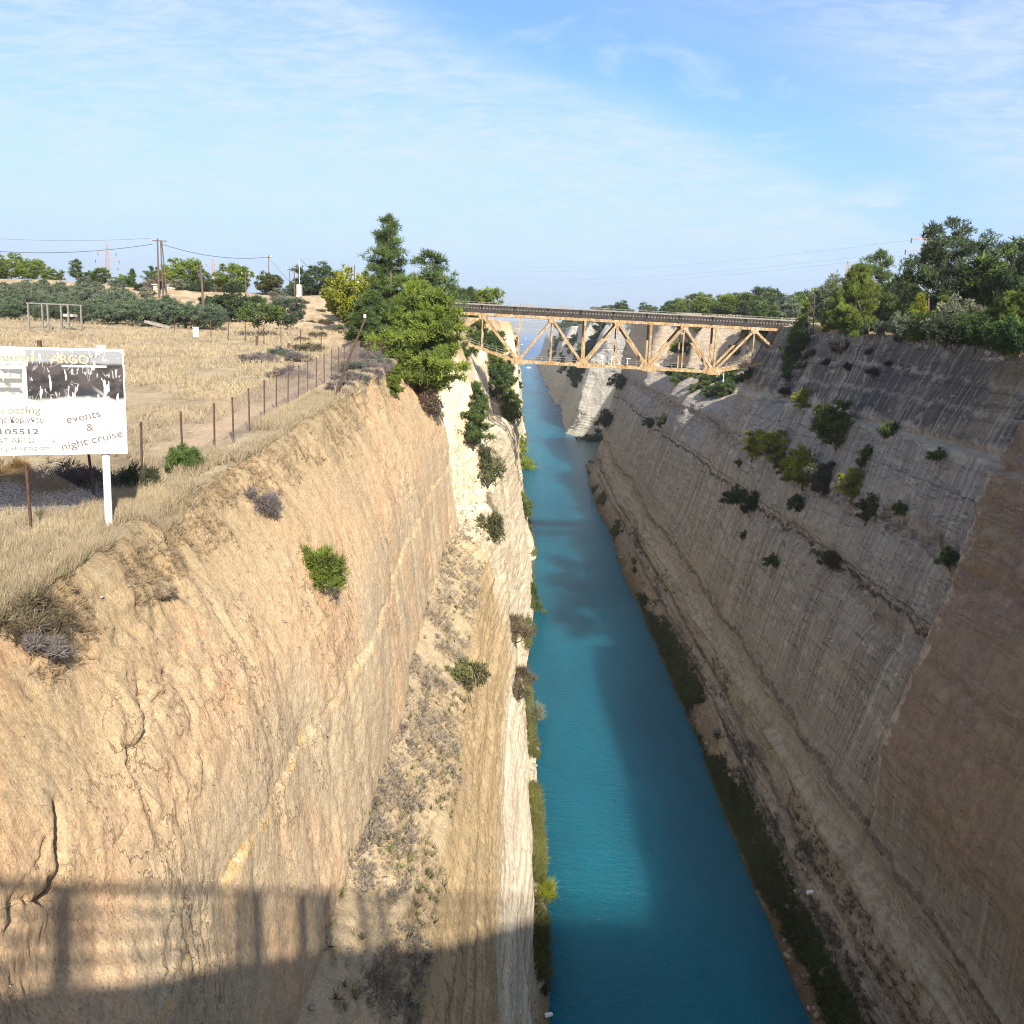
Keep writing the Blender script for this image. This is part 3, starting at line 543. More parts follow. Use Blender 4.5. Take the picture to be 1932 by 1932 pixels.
MB().add(wv, [(0, 1, 2, 3)]).obj('water', m_water, label='turquoise canal water running out to the sea', kind='structure')
m_hill = simple_mat('far_hill_scrub', (0.10, 0.12, 0.08), (0.18, 0.17, 0.13), 0.002)
hx = np.linspace(-5000, 5000, 181); hy = np.linspace(10200, 12600, 14); HX, HY = np.meshgrid(hx, hy)
HZ = (90+90*(fbm(HX*.0006, HY*.0008, 0, 5, 60)+.3))*np.sin(np.clip((HY-10200)/2400, 0, 1)*math.pi)**.7 - 3
link('hills', mesh_np('hills', np.stack([HX, HY, HZ], 2).reshape(-1, 3), grid_faces(14, 181, 0, 180, False), [m_hill], None, True), label='faint far shore hills beyond the sea', kind='structure')

# ------------------------------------------------------------------ the road bridge the picture is taken from (behind and below the eye; it throws the near shadow)
rb = empty('road_bridge', (0, -4, 58.3), label='concrete road bridge under the viewer, seen by its shadow', cat='bridge')
def sub(o): return Vector(o)
def lb(c): return (c[0]-0, c[1]+4, c[2]-58.3)      # world to bridge-local
mb = MB(); mb.box(lb((14, -9.2, 57.85)), (92, 17.0, 0.5)); mb.obj('deck', m_asph, rb)
for yy in (-1.4, -9.2, -16.8):
    mb = MB(); mb.box(lb((14, yy, 55.9)), (70, 0.5, 3.4)); mb.obj('girder', m_truss, rb)
for yy in (-0.78, -17.6):
    mb = MB()
    for zz, hh in ((60.32, .22), (59.72, .09), (59.25, .09), (58.7, .10)): mb.box(lb((14, yy, zz)), (92, 0.07, hh))
    mb.obj('railing', m_rail, rb)
    k = 0
    for x in np.arange(-30, 58, 1.55):
        k += 1; wd = (.10, .16, .10, .12, .22, .14, .10)[k % 7]
        MB().box(lb((x+.3*math.sin(k*2.3), yy-.06, 59.1+(.16 if wd > .3 else 0))), (wd, 0.05, 2.1+(.55 if wd > .3 else 0))).obj('railing_post', m_rail, rb)

for x, wd, hh in ((1.2, .34, 2.2), (1.75, .5, 2.35), (3.5, .6, 2.3), (4.2, .4, 2.1), (4.75, .55, 2.4), (6.4, .45, 2.2), (7.1, .3, 2.3), (-2.6, .45, 2.25), (-5.2, .4, 2.3)): MB().box(lb((x, -.9, 58.1+hh/2)), (wd, .05, hh)).obj('shadow_board', m_rail, rb)  # unseen boards added to throw blobs into the railing shadow, like people leaning

# ------------------------------------------------------------------ railway truss bridge
BY = 195.0
tb = empty('railway_bridge', (19.6, BY, 52.7), label='rusty cream steel truss railway bridge spanning the canal', cat='bridge')
def tl(x, y, z): return (x-19.6, y-BY, z-52.7-0.012*(x-19.6))
ZT, ZB = 61.9, 52.9
BX = [0.0, 13.1, 26.3, 39.4]; AX = [-7.4, 6.55, 19.7, 32.9, 46.9]; EX = (-14.6, 53.9)
YN, YF = BY-2.4, BY+2.4
def zbot(x):
    if x < BX[0]: return ZB + (BX[0]-x)*0.285
    if x > BX[-1]: return ZB + (x-BX[-1])*0.235
    return ZB
for y in (YN, YF):
    MB().bar(tl(EX[0], y, ZT), tl(EX[1], y, ZT), 0.45, 0.62).obj('top_chord', m_truss, tb)
    mb = MB(); pts = [-12.3] + BX + [51.2]
    for a, b in zip(pts[:-1], pts[1:]): mb.bar(tl(a, y, zbot(a)), tl(b, y, zbot(b)), 0.45, 0.55)
    mb.obj('bottom_chord', m_truss, tb)
    for i, x in enumerate(BX):
        MB().bar(tl(x, y, ZB+.2), tl(x, y, ZT-.3), 0.42, 0.42).obj('vertical', m_truss, tb)
    for x in AX:
        MB().bar(tl(x, y, zbot(x)+.2), tl(x, y, ZT-.3), 0.27, 0.27).obj('vertical', m_truss, tb)
    nodes = [(-12.6, 58.0)] + [(x, ZB+.1) for x in BX] + [(52.4, 57.0)]
    for i, x in enumerate(AX):
        for nx_, nz_ in (nodes[i], nodes[i+1]):
            for o in (-.17, .17): pass
            MB().bar(tl(x, y, ZT-.35), tl(nx_, y+0.003, nz_), 0.46, 0.40, up=(0, 1, 0)).obj('diagonal', m_truss, tb)
    for x in BX:
        mb = MB()
        pl8 = [(-1.25, -.55), (1.25, -.55), (1.45, .1), (.9, .75), (-.9, .75), (-1.45, .1)]
        vs = [tl(x+a, y+s_, ZB+c) for s_ in (-.29, .29) for a, c in pl8]; n_ = 6
        mb.add(vs, [tuple(range(5, -1, -1)), tuple(range(6, 12))] + [(i, (i+1) % 6, 6+(i+1) % 6, 6+i) for i in range(6)])
        mb.obj('gusset_plate', m_truss, tb)
    for x in AX:
        mb = MB(); pl8 = [(-.8, .25), (.8, .25), (.75, -.35), (.3, -.75), (-.3, -.75), (-.75, -.35)]
        vs = [tl(x+a, y+s_, ZT-.3+c) for s_ in (-.28, .28) for a, c in pl8]
        mb.add(vs, [tuple(range(6)), tuple(range(11, 5, -1))] + [((i+1) % 6, i, 6+i, 6+(i+1) % 6) for i in range(6)]); mb.obj('gusset_plate', m_truss, tb)
mb = MB()
for x in sorted(BX + AX):
    mb.bar(tl(x, YN, ZT), tl(x, YF, ZT), .3, .5); mb.bar(tl(x, YN, zbot(x)), tl(x, YF, zbot(x)), .3, .4)
for a, b in zip(sorted(BX+AX)[:-1], sorted(BX+AX)[1:]):
    mb.bar(tl(a, YN, zbot(a)), tl(b, YF, zbot(b)), .14, .14); mb.bar(tl(a, YF, ZT-.1), tl(b, YN, ZT-.1), .14, .14)
mb.obj('cross_bracing', m_truss, tb)
Z1 = ZT+.31
mb = MB()
for y in (YN-.2, YF+.2, BY-.75, BY+.75): mb.box(tl(19.65, y, Z1+.36), (68.4, .22, .70))
for x in np.arange(-14.2, 54, 6.56): mb.box(tl(x, YN-.33, Z1+.8), (.34, .10, 1.62))
# the box() pieces above are level: tilt them with the deck
DECK_R = Matrix.Rotation(math.atan(0.012), 3, 'Y')
mb.v = [tuple(DECK_R @ Vector((v[0], v[1], v[2]))) if False else v for v in mb.v]
def tilt(mb_): mb_.v = [(x, y, z-0.012*x if flag else z) for (x, y, z), flag in zip(mb_.v, [True]*len(mb_.v))]; return mb_
def tl0(x, y, z): return (x-19.6, y-BY, z-52.7)
def deck_part(name, mat, boxes):
    q = MB()
    for c, dd in boxes: q.box(tl0(*c), dd)
    tilt(q).obj(name, mat, tb)
deck_part('stringer', m_deckdark, [((19.65, y, Z1+.36), (68.4, .24, .70)) for y in (YN-.2, YF+.2, BY-.75, BY+.75)])
deck_part('stiffener', m_deckdark, [((x, YN-.36, Z1+.72), (.34, .08, 1.5)) for x in np.arange(-14.2, 54, 6.56)])
deck_part('flange', m_greywood, [((19.65, YN-.2, Z1+.88), (68.4, .30, .34))])
deck_part('sleepers', m_deckdark, [((x, BY-.2, Z1+.93), (.28, 5.5, .22)) for x in np.arange(-14.3, 53.9, .62)])
deck_part('kerb_beam', m_deckdark, [((19.65, YN-.25, Z1+1.24), (68.6, .3, .46)), ((19.65, YF+.25, Z1+1.24), (68.6, .3, .46))])
deck_part('rail', m_rust, [((19.65, BY-.75, Z1+1.08), (68.6, .07, .16)), ((19.65, BY+.75, Z1+1.08), (68.6, .07, .16))])
for y in (YN-.55+.0, YF+1.0):
    deck_part('railing', m_dullrail, [((21.5, y, Z1+2.15 if y > BY else Z1+1.62), (74, .06, .07 if y > BY else .03))] + ([((21.5, y, Z1+1.72), (74, .07, .26))] + [((x, y+.08, Z1+1.75), (.10, .08, .95)) for x in np.arange(-15, 58, 2.15)] if y > BY else []))
deck_part('walkway', m_deckdark, [((21.5, YF+.75, Z1+1.22), (74, .7, .08))])
mb = MB()
for y in (YN+.34,):
    for a, b in zip([-12.3] + BX, BX + [51.2]):
        for hh in (1.0, .55): mb.bar(tl(a, y, zbot(a)+.28+hh), tl(b, y, zbot(b)+.28+hh), .055)
        n = max(2, int((b-a)/1.65))
        for i in range(n):
            x = a+(b-a)*(i+.5)/n; mb.bar(tl(x, y, zbot(x)+.25), tl(x, y, zbot(x)+1.3), .07)
mb.obj('walkway_railing', m_dullrail, tb)
# small white lamps and brackets standing on the lower walkway
for i, (x, h) in enumerate([(16.9, 1.5), (18.8, 1.7), (21.9, 1.5)]):
    mb = MB(); mb.bar(tl(x, YN-.32, ZB+.3), tl(x, YN-.32, ZB+.3+h), .08); mb.obj('lamp_post', m_white, tb)
    mb = MB()
    if i == 0:
        q = [tl(x+.34*math.cos(a), YN-.42+dy, ZB+.4+h+.34*math.sin(a)) for dy in (0, .12) for a in np.linspace(0, 2*math.pi, 13)[:-1]]
        mb.add(q, [tuple(range(12)), tuple(range(23, 11, -1))] + [(k, (k+1) % 12, 12+(k+1) % 12, 12+k) for k in range(12)])
        mb.obj('round_signal', m_white, tb)
    else:
        mb.box(tl(x+.2, YN-.35, ZB+.3+h), (.75, .22, .16)); mb.obj('lamp', m_white, tb)
mb = MB(); mb.bar(tl(41.5, YN, zbot(41.5)-.2), tl(41.5, YN, zbot(41.5)-2.0), .07); mb.box(tl(41.5, YN, zbot(41.5)-2.1), (.22, .22, .4)); mb.obj('hanging_lamp', m_white, tb)
for x0, x1, z0 in ((-17.5, -13.6, 52), (52.6, 56.5, 52)):
    mb = MB(); mb.box(tl0((x0+x1)/2, BY, 56.4), (x1-x0, 7.0, 10.0)); mb.obj('abutment', m_conc, tb)

# ------------------------------------------------------------------ the distant arch bridge over the canal mouth
FY = 1560.0
fb = empty('arch_bridge', (19, FY, 50), label='distant pale road bridge with a thin arch over the canal mouth', cat='bridge')
fl = lambda x, z: (x-19, 0, z-50)
MB().box(fl(20, 57.0), (150, 9, 1.8)).obj('deck', m_farb, fb)
arch = [(x, 57.5+14.5*(1-((x-30)/50)**2)) for x in np.linspace(-20, 80, 25)]
for y in (-4, 4): MB().tube([(x-19, y, z-50) for x, z in arch], .6, 6).obj('arch', m_farb, fb)
for x, z in arch[2:-2:2]: MB().bar((x-19, -4, 7), (x-19, -4, z-50), .16).obj('hanger', m_farb, fb)
for x in (-30, 68): MB().box((x-19, 0, -20), (5, 9, 52)).obj('pier', m_farb, fb)

# ------------------------------------------------------------------ billboard
bx, by = -12.35, 27.3
bz = zL(bx, by)
# the panel faces the viewer: its right end is a little farther away
A0 = P(238, 853, by+.10); pr = P(238, 662, by+.10); pw = P(0, 858, by-1.25)
ang = math.atan2(A0[1]-pw[1], A0[0]-pw[0])
bb = empty('billboard', (bx, by, bz-.2), ang, label='faded white billboard for canal cruises standing on white posts behind the cliff edge', cat='billboard')
inv = Matrix.Rotation(-ang, 3, 'Z')
def bl(p): return inv @ Vector((p[0]-bx, p[1]-by, p[2]-(bz-.2)))
cr = bl(A0); PH = float(pr[2]-A0[2]); PX1 = cr.x; PZ0 = cr.z; PW = 6.2; PYf = cr.y-.02
m_board, nt, b = new_mat('sun_bleached_print'); v = pos_n(nt)
s = N(nt, 'ShaderNodeSeparateXYZ', {0: v}); X, Y, Z = s.outputs
base = mix_n(nt, noise_n(nt, v, 1.2, 4, 0.6), (0.74, 0.71, 0.63), (0.83, 0.81, 0.75))
k = PH/985.0
ux = math_n(nt, 'DIVIDE', math_n(nt, 'SUBTRACT', X, PX1), k); uz = math_n(nt, 'DIVIDE', math_n(nt, 'SUBTRACT', PZ0+PH, Z), k)   # 0..-N leftwards, 0..985 downwards
big = noise_n(nt, v, 1.2, 3, 0.55, 0.4); fine = noise_n(nt, v, 4.0, 3, 0.5)
ph = smooth_n(nt, math_n(nt, 'ADD', big, math_n(nt, 'MULTIPLY', math_n(nt, 'SUBTRACT', fine, 0.5), 0.5)), 0.36, 0.64)
photo = mix_n(nt, ph, (0.006, 0.006, 0.007), (0.055, 0.043, 0.042))
# printed canal scene: dark water wedge, pale road edge, pale arch bridge line in the print
wedge = math_n(nt, 'MULTIPLY', smooth_n(nt, math_n(nt, 'ABSOLUTE', math_n(nt, 'SUBTRACT', ux, math_n(nt, 'ADD', -340.0, math_n(nt, 'MULTIPLY', math_n(nt, 'SUBTRACT', uz, 300), -0.10)))), 150, 40), smooth_n(nt, uz, 300, 420))
photo = mix_n(nt, wedge, photo, (0.013, 0.016, 0.022))
lr = math_n(nt, 'ABSOLUTE', math_n(nt, 'SUBTRACT', uz, math_n(nt, 'ADD', 560.0, math_n(nt, 'MULTIPLY', ux, 0.75))))
photo = mix_n(nt, math_n(nt, 'MULTIPLY', smooth_n(nt, lr, 26, 8), smooth_n(nt, ux, -300, -200)), photo, (0.22, 0.21, 0.20))
sky_p = smooth_n(nt, math_n(nt, 'ADD', uz, math_n(nt, 'MULTIPLY', math_n(nt, 'SUBTRACT', big, 0.5), 60)), 150, 112); photo = mix_n(nt, sky_p, photo, (0.22, 0.22, 0.225))
brl = math_n(nt, 'MULTIPLY', smooth_n(nt, math_n(nt, 'ABSOLUTE', math_n(nt, 'SUBTRACT', uz, 155)), 12, 7), math_n(nt, 'MULTIPLY', smooth_n(nt, ux, -540, -520), smooth_n(nt, ux, -140, -150)))
photo = mix_n(nt, math_n(nt, 'MULTIPLY', brl, 0.8), photo, (0.62, 0.60, 0.56))
# peeled strips, mostly upright
pe = noise_n(nt, map_n(nt, v, (6, 6, 1.0)), 1.3, 3, 0.55, 0.6); peel = smooth_n(nt, pe, 0.60, 0.63)
pe2 = noise_n(nt, map_n(nt, v, (2.6, 2.6, 1.3), (3, 0, 5)), 1.6, 2, 0.5, 0.6); peel2 = smooth_n(nt, math_n(nt, 'ABSOLUTE', math_n(nt, 'SUBTRACT', pe2, 0.5)), 0.022, 0.008)
photo = mix_n(nt, math_n(nt, 'MAXIMUM', peel, math_n(nt, 'MULTIPLY', math_n(nt, 'MULTIPLY', peel2, smooth_n(nt, fine, 0.45, 0.6)), 0.45)), photo, (0.74, 0.71, 0.66))
fadeb = smooth_n(nt, math_n(nt, 'ADD', uz, math_n(nt, 'MULTIPLY', math_n(nt, 'SUBTRACT', big, 0.5), 150)), 505, 440)
inr = math_n(nt, 'MULTIPLY', smooth_n(nt, uz, 8, 10), smooth_n(nt, ux, -838, -834))
inl = math_n(nt, 'MULTIPLY', math_n(nt, 'MULTIPLY', smooth_n(nt, uz, 140, 150), smooth_n(nt, uz, 455, 420)), smooth_n(nt, ux, -850, -870))
c = mix_n(nt, math_n(nt, 'MULTIPLY', inr, math_n(nt, 'MULTIPLY', fadeb, 0.985)), base, photo)
lines = smooth_n(nt, math_n(nt, 'SINE', math_n(nt, 'MULTIPLY', math_n(nt, 'ADD', uz, math_n(nt, 'MULTIPLY', fine, 30)), 0.075)), -0.3, 0.3)
boat = mix_n(nt, math_n(nt, 'MULTIPLY', lines, smooth_n(nt, fine, 0.35, 0.6)), (0.03, 0.03, 0.028), (0.50, 0.48, 0.42)); boat = mix_n(nt, peel, boat, (0.76, 0.73, 0.68))
c = mix_n(nt, math_n(nt, 'MULTIPLY', inl, 0.85), c, boat)
strip = math_n(nt, 'MULTIPLY', math_n(nt, 'MULTIPLY', smooth_n(nt, uz, 505, 509), smooth_n(nt, uz, 556, 552)), smooth_n(nt, ux, -740, -735)); c = mix_n(nt, math_n(nt, 'MULTIPLY', strip, 0.75), c, mix_n(nt, big, (0.26, 0.27, 0.27), (0.45, 0.46, 0.45)))
seam = math_n(nt, 'MAXIMUM', smooth_n(nt, math_n(nt, 'ABSOLUTE', math_n(nt, 'SUBTRACT', uz, 503)), 4, 2), smooth_n(nt, math_n(nt, 'ABSOLUTE', math_n(nt, 'ADD', ux, 836)), 4, 2))
c = mix_n(nt, math_n(nt, 'MULTIPLY', seam, 0.6), c, (0.30, 0.30, 0.31))
rs_ = math_n(nt, 'MULTIPLY', smooth_n(nt, uz, 955, 985), math_n(nt, 'MULTIPLY', smooth_n(nt, fine, 0.5, 0.6), smooth_n(nt, ux, -900, -1100))); c = mix_n(nt, math_n(nt, 'MULTIPLY', rs_, 0.7), c, (0.35, 0.16, 0.07))
set_in(nt, b, 'Base Color', c); b.inputs['Roughness'].default_value = 0.45
mb = MB(); mb.box((PX1-PW/2, PYf+.03, PZ0+PH/2), (PW, .06, PH)); mb.obj('panel', m_board, bb)
mb = MB(); e = .035
for z in (PZ0-e/2, PZ0+PH+e/2): mb.box((PX1-PW/2, PYf+.03, z), (PW+2*e, .09, e))
for x in (PX1+e/2, PX1-PW-e/2): mb.box((x, PYf+.03, PZ0+PH/2), (e, .088, PH))
mb.obj('frame', m_white, bb)
for dx in (-.545, -PW+.6):
    xx = PX1+dx
    q = MB().tube([(xx, PYf+.16, -.6), (xx, PYf+.16, PZ0+PH+.05)], .105, 12).obj('post', m_white, bb, smooth=False)
    MB().tube([(xx, PYf+.16, PZ0+PH+.05), (xx, PYf+.16, PZ0+PH+.14)], .125, 12).obj('post_cap', m_white, q)
dg = bpy.context.evaluated_depsgraph_get()
def text(name, body, ux, uz, size, mat, parent, align='LEFT', rot=0.0, bold=0.0, width=None, proud=.004, sx=1.0):
    cu = bpy.data.curves.new('t', 'FONT'); cu.body = body; cu.size = 1.0; cu.align_x = align; cu.extrude = .002
    o = bpy.data.objects.new('t', cu); COL.objects.link(o); dg_ = bpy.context.evaluated_depsgraph_get(); dg_.update()
    me = bpy.data.meshes.new_from_object(o.evaluated_get(dg_)); bpy.data.objects.remove(o)
    co = np.zeros(len(me.vertices)*3, np.float32); me.vertices.foreach_get('co', co); co = co.reshape(-1, 3)
    s_ = size*k; co[:, 0] *= s_*sx; co[:, 1] *= s_
    if width: co[:, 0] *= width*k/(co[:, 0].max()-co[:, 0].min())
    if align == 'RIGHT': co[:, 0] -= co[:, 0].max()
    elif align == 'LEFT': co[:, 0] -= co[:, 0].min()
    else: co[:, 0] -= (co[:, 0].max()+co[:, 0].min())/2
    cr_, sr_ = math.cos(rot), math.sin(rot); x = co[:, 0]*cr_-co[:, 1]*sr_; y = co[:, 0]*sr_+co[:, 1]*cr_
    out = np.stack([x+PX1+ux*k, np.full(len(x), PYf-proud), y+PZ0+PH-uz*k], 1)
    if bold:
        fs = [tuple(p.vertices) for p in me.polygons]; vs = []; ff = []
        for i, a_ in enumerate(np.linspace(0, 2*math.pi, 9)[:-1]):
            q = out + np.array([math.cos(a_)*bold*s_, -.00015*i, math.sin(a_)*bold*s_]); ff += [tuple(j+len(vs) for j in f) for f in fs]; vs += [tuple(v_) for v_ in q]
        me = bpy.data.meshes.new(name); me.from_pydata(vs, [], ff); out = np.array(vs)
    me.vertices.foreach_set('co', out.astype(np.float32).ravel()); me.materials.clear(); me.materials.append(mat); me.update()
    return link(name, me, parent)
m_tcream = simple_mat('cream_lettering', (0.62, 0.56, 0.38), (0.70, 0.64, 0.48), 3); m_tedge = simple_mat('grey_lettering_edge', (0.12, 0.12, 0.12), (0.22, 0.22, 0.22), 3)
m_tfade = simple_mat('faded_mauve_lettering', (0.26, 0.20, 0.17), (0.34, 0.27, 0.235), 3); m_tgrey = simple_mat('faded_grey_lettering', (0.17, 0.14, 0.135), (0.25, 0.21, 0.20), 3)
# x offsets: crop pixel minus right edge (about 1192), y offsets: crop pixel minus 104
U = lambda x: x-1192.0
W_ = lambda y: y-104.0
def outlined(body, x, y, size, width, align, bold):
    text('lettering_edge', body, U(x), W_(y), size, m_tedge, bb, align, 0, bold+.022, width*1.015, .003)
    text('lettering', body, U(x), W_(y), size, m_tcream, bb, align, 0, bold, width, .0075)
outlined('Catamaran', 457, 222, 100, 640, 'RIGHT', .03)
outlined('´´ARGO´´', 500, 232, 112, 470, 'LEFT', .035)
text('lettering_edge', 'Canal Crossing', U(452), W_(706), 92, m_tedge, bb, 'RIGHT', 0, .04, 690, .003); text('lettering', 'Canal Crossing', U(447), W_(704), 90, m_tcream, bb, 'RIGHT', 0, .016, 680, .0075)
text('lettering', 'Διώρυγας της Κορίνθου', U(478), W_(795), 78, m_tgrey, bb, 'RIGHT', 0, .016, 720)
text('lettering', '7 105512', U(432), W_(902), 70, m_tgrey, bb, 'RIGHT', 0, .03, 432)
text('lettering', 'CAT ΑΡΓΩ', U(390), W_(984), 66, m_tfade, bb, 'RIGHT', 0, .014, 360)
text('lettering', '@spanopoulos-group.com', U(510), W_(1054), 62, m_tgrey, bb, 'RIGHT', 0, .016, 530)
text('lettering', 'events', U(680), W_(803), 104, m_tfade, bb, 'LEFT', rad(12.0), .016, 306)
text('lettering', '&', U(880), W_(876), 104, m_tfade, bb, 'CENTER', rad(6), .014)
text('lettering', 'night cruise', U(630), W_(1062), 104, m_tfade, bb, 'LEFT', rad(13.5), .016, 556)
mb = MB(); mb.box((PX1+(U(240))*k, PYf-.003, PZ0+PH-W_(823)*k), (480*k, .004, 3.0*k)); mb.obj('ruled_line', m_tgrey, bb)
m_emb = simple_mat('purple_emblem', (0.14, 0.09, 0.16), (0.40, 0.34, 0.40), 60)
mb = MB(); sh = [(-19, 14), (-12, 11), (0, 15), (12, 11), (19, 14), (16, -4), (19, -12), (8, -13), (0, -20), (-8, -13), (-19, -12), (-16, -4)]
mb.add([(PX1+(U(555)+a)*k, PYf-.004, PZ0+PH-(W_(975)-c)*k) for a, c in sh], [tuple(range(11, -1, -1))]); mb.obj('emblem', m_emb, bb)

# ------------------------------------------------------------------ chain link fence along the cliff edge
fpx = [(45, 860, 60, 1012), (176, 860, 182, 960), (267, 795, 268, 903), (345, 773, 345, 880), (405, 755, 405, 853), (440, 737, 441, 838), (470, 725, 471, 815), (498, 710, 499, 795), (520, 702, 521, 778), (540, 692, 541, 765), (557, 685, 558, 752), (572, 678, 573, 742), (588, 670, 589, 735), (602, 665, 601, 728)]
FP = []
def ground_hit(x, y):
    lo, hi = 10, 260
    prev = None
    for Y_ in np.arange(18, 240, .25):
        p = P(x, y, Y_)
        if p[0] > -10.8: continue
        if p[2] <= zL(p[0], Y_): return (p[0], Y_, zL(p[0], Y_))
    return None
for i, (xt, yt, xb, yb) in enumerate(fpx[:9]):
    g = ground_hit(xb, yb)
    FP.append(g)
xl, yl = FP[-1][0], FP[-1][1]
for i in range(1, 12): FP.append((xl-.09*i, yl+3.1*i, 0))
corner = len(FP)-1
for i in range(1, 10): FP.append((FP[corner][0]+i*.78, FP[corner][1]+i*1.1, 0))
FP = [(-15.2, 19.5, 0), (-14.4, 22.6, 0)] + [(x, y, 0) for x, y, *_ in FP]
FP = [(x, y, zL(x, y)) for x, y, _ in FP]
fe = empty('chain_link_fence', FP[0], label='rusty chain link fence following the edge of the sunlit cliff', cat='fence')
fo = Vector(FP[0]); FH = 2.05
rr = random.Random(3)
tops = []
for i, p in enumerate(FP):
    lean = (rr.uniform(-.05, .05), rr.uniform(-.05, .05)); 
    if i == 3: lean = (-.22, .05)
    q = Vector(p)-fo; t_ = q+Vector((lean[0], lean[1], FH+rr.uniform(-.08, .1))); tops.append(t_)
    MB().bar(q-Vector((0, 0, .3)), t_, .065, .065).obj('post', m_rust, fe)
m_chain = m_galv
for i in range(len(FP)-1):
    a, b = Vector(FP[i])-fo, Vector(FP[i+1])-fo; ta, tb_ = tops[i], tops[i+1]
    sag = rr.uniform(.0, .12) + (.5 if i in (5, 6) else 0)
    mb = MB(); Lh = (b-a).length; st_ = .11 if i < 14 else .16; n = int(Lh/st_); wr = .0022 if i < 10 else .004
    def pt(u, h):
        base = a.lerp(b, u); top = ta.lerp(tb_, u); sg = sag*math.sin(math.pi*u)
        return base.lerp(top, h*.94*(1-sg*.5)) + Vector((0, 0, .04+.02*math.sin(u*19)))
    hh = FH/Lh
    for jn in range(-int(FH/st_), n+1):
        for sgn in (1, -1):
            u0 = jn/n; u1 = u0+hh
            h0, h1 = 0.0, 1.0
            if u0 < 0: h0 = -u0/hh
            if u1 > 1: h1 = (1-u0)/hh
            if h1 <= h0+.01: continue
            ua, ub = u0+hh*h0, u0+hh*h1
            if sgn < 0: ua, ub = 1-ua, 1-ub
            um = (ua+ub)/2; hm = (h0+h1)/2
            p0, pm, p1 = pt(ua, h0), pt(um, hm), pt(ub, h1)
            for s0, s1 in ((p0, pm), (pm, p1)):
                w_ = Vector((wr, 0, 0)); y_ = Vector((0, wr, 0)); mb.add([s0-w_, s0+w_, s1+w_, s1-w_], [(0, 1, 2, 3)]); mb.add([s0-y_, s0+y_, s1+y_, s1-y_], [(0, 1, 2, 3)])
    mb.tube([pt(u, 1.0) for u in np.linspace(0, 1, 7)], .006, 3)
    mb.obj('wire_mesh', m_chain, fe)

# ------------------------------------------------------------------ poles, posts, wires
def pole(name, base, top, r, mat, label, cat, group=None, extra=None):
    e_ = empty(name, base, label=label, cat=cat, group=group); b_, t_ = Vector(base), Vector(top)
    MB().tube([Vector((0, 0, -.4)), (t_-b_)*.5, t_-b_], [r, r*.92, r*.8], 8).obj('shaft', mat, e_)
    return e_
def ends(xb, xt, yt, Y, zfun=zL, yoff=0.0):
    """base on the ground below pixel column xb at distance Y, top at pixel (xt, yt)"""
    yb = 620
    for _ in range(5):
        p = P(xb, yb, Y); z = zfun(p[0], Y); q = EYE + (np.array([p[0], Y, z])-EYE); sx_, sy_, _z = proj(q); yb = sy_
    p = P(xb, yb, Y); t = P(xt, yt, Y+yoff); return (p[0], Y, zfun(p[0], Y)), tuple(t)
# leaning dark iron pole at the cliff edge
b_, t_ = ends(627, 690, 600, 60.0, yoff=1.0)
lp = pole('leaning_pole', b_, t_, .085, m_rust, 'dark rusty pole leaning right over the cliff edge fence', 'pole')
MB().box(Vector(t_)-Vector(b_)+Vector((-.05, 0, .12)), (.16, .12, .22)).obj('insulator', m_conc, lp)
# tall bare wooden pole at the near end of the olive grove
b_, t_ = ends(387, 378, 498, 128.0); pole('wooden_pole', b_, t_, .17, m_wood, 'bare brown wooden pole in front of the olive grove', 'pole')
UP = {}
def upole(key, xb, xt, yt, Y, lab, arm=1.5, r=.16, zf=zL, mat=None):
    r *= .78
    b_, t_ = ends(xb, xt, yt, Y, zf); e_ = pole('utility_pole', b_, t_, r, mat or m_wood, lab, 'utility pole')
    if arm:
        q = Vector(t_)-Vector(b_); mb = MB(); mb.box(q-Vector((0, 0, .5)), (arm, .14, .14)); mb.obj('crossarm', m_wood, e_)
        mb = MB()
        for d_ in (-.45, 0, .45): mb.tube([q+Vector((d_*arm, 0, -.42)), q+Vector((d_*arm, 0, -.12))], .06, 6)
        mb.obj('insulators', m_white, e_)
    UP[key] = (b_, t_); return e_
b_, t_ = ends(300, 297, 450, 175.0)
tp = pole('utility_pole', b_, t_, .17, m_wood, 'tall twin legged brown utility pole behind the olive grove', 'utility pole')
q = Vector(t_)-Vector(b_)
MB().tube([(.75, 0, -.3), q+Vector((.55, 0, -.3))], [.13, .11], 8).obj('shaft', m_wood, tp); MB().tube([(1.5, 0, -.3), q+Vector((.75, 0, -.5))], [.13, .11], 8).obj('brace', m_wood, tp)
MB().box(q+Vector((.4, 0, -.4)), (2.6, .16, .16)).obj('crossarm', m_wood, tp); UP['twin'] = (b_, t_)
upole('mid', 507, 507, 481, 205.0, 'thin utility pole rising behind the broad dark tree on the slope', 1.0, .13)
upole('ins', 464, 463, 512, 190.0, 'short dark utility pole with white insulators beside the round pine', 1.6, .16)
upole('p1', 556, 555, 507, 190.0, 'brown utility pole beside the concrete pillar', 0, .15)
upole('p2', 669, 669, 500, 150.0, 'tall thin iron pole left of the tall pine', 0, .09, mat=m_rust)
upole('p3', 674, 673, 518, 150.5, 'shorter thin iron pole left of the tall pine', 0, .08, mat=m_rust)
upole('p4', 546, 546, 505, 240.0, 'far thin utility pole with a crossarm above the dark pine', 1.4, .12)
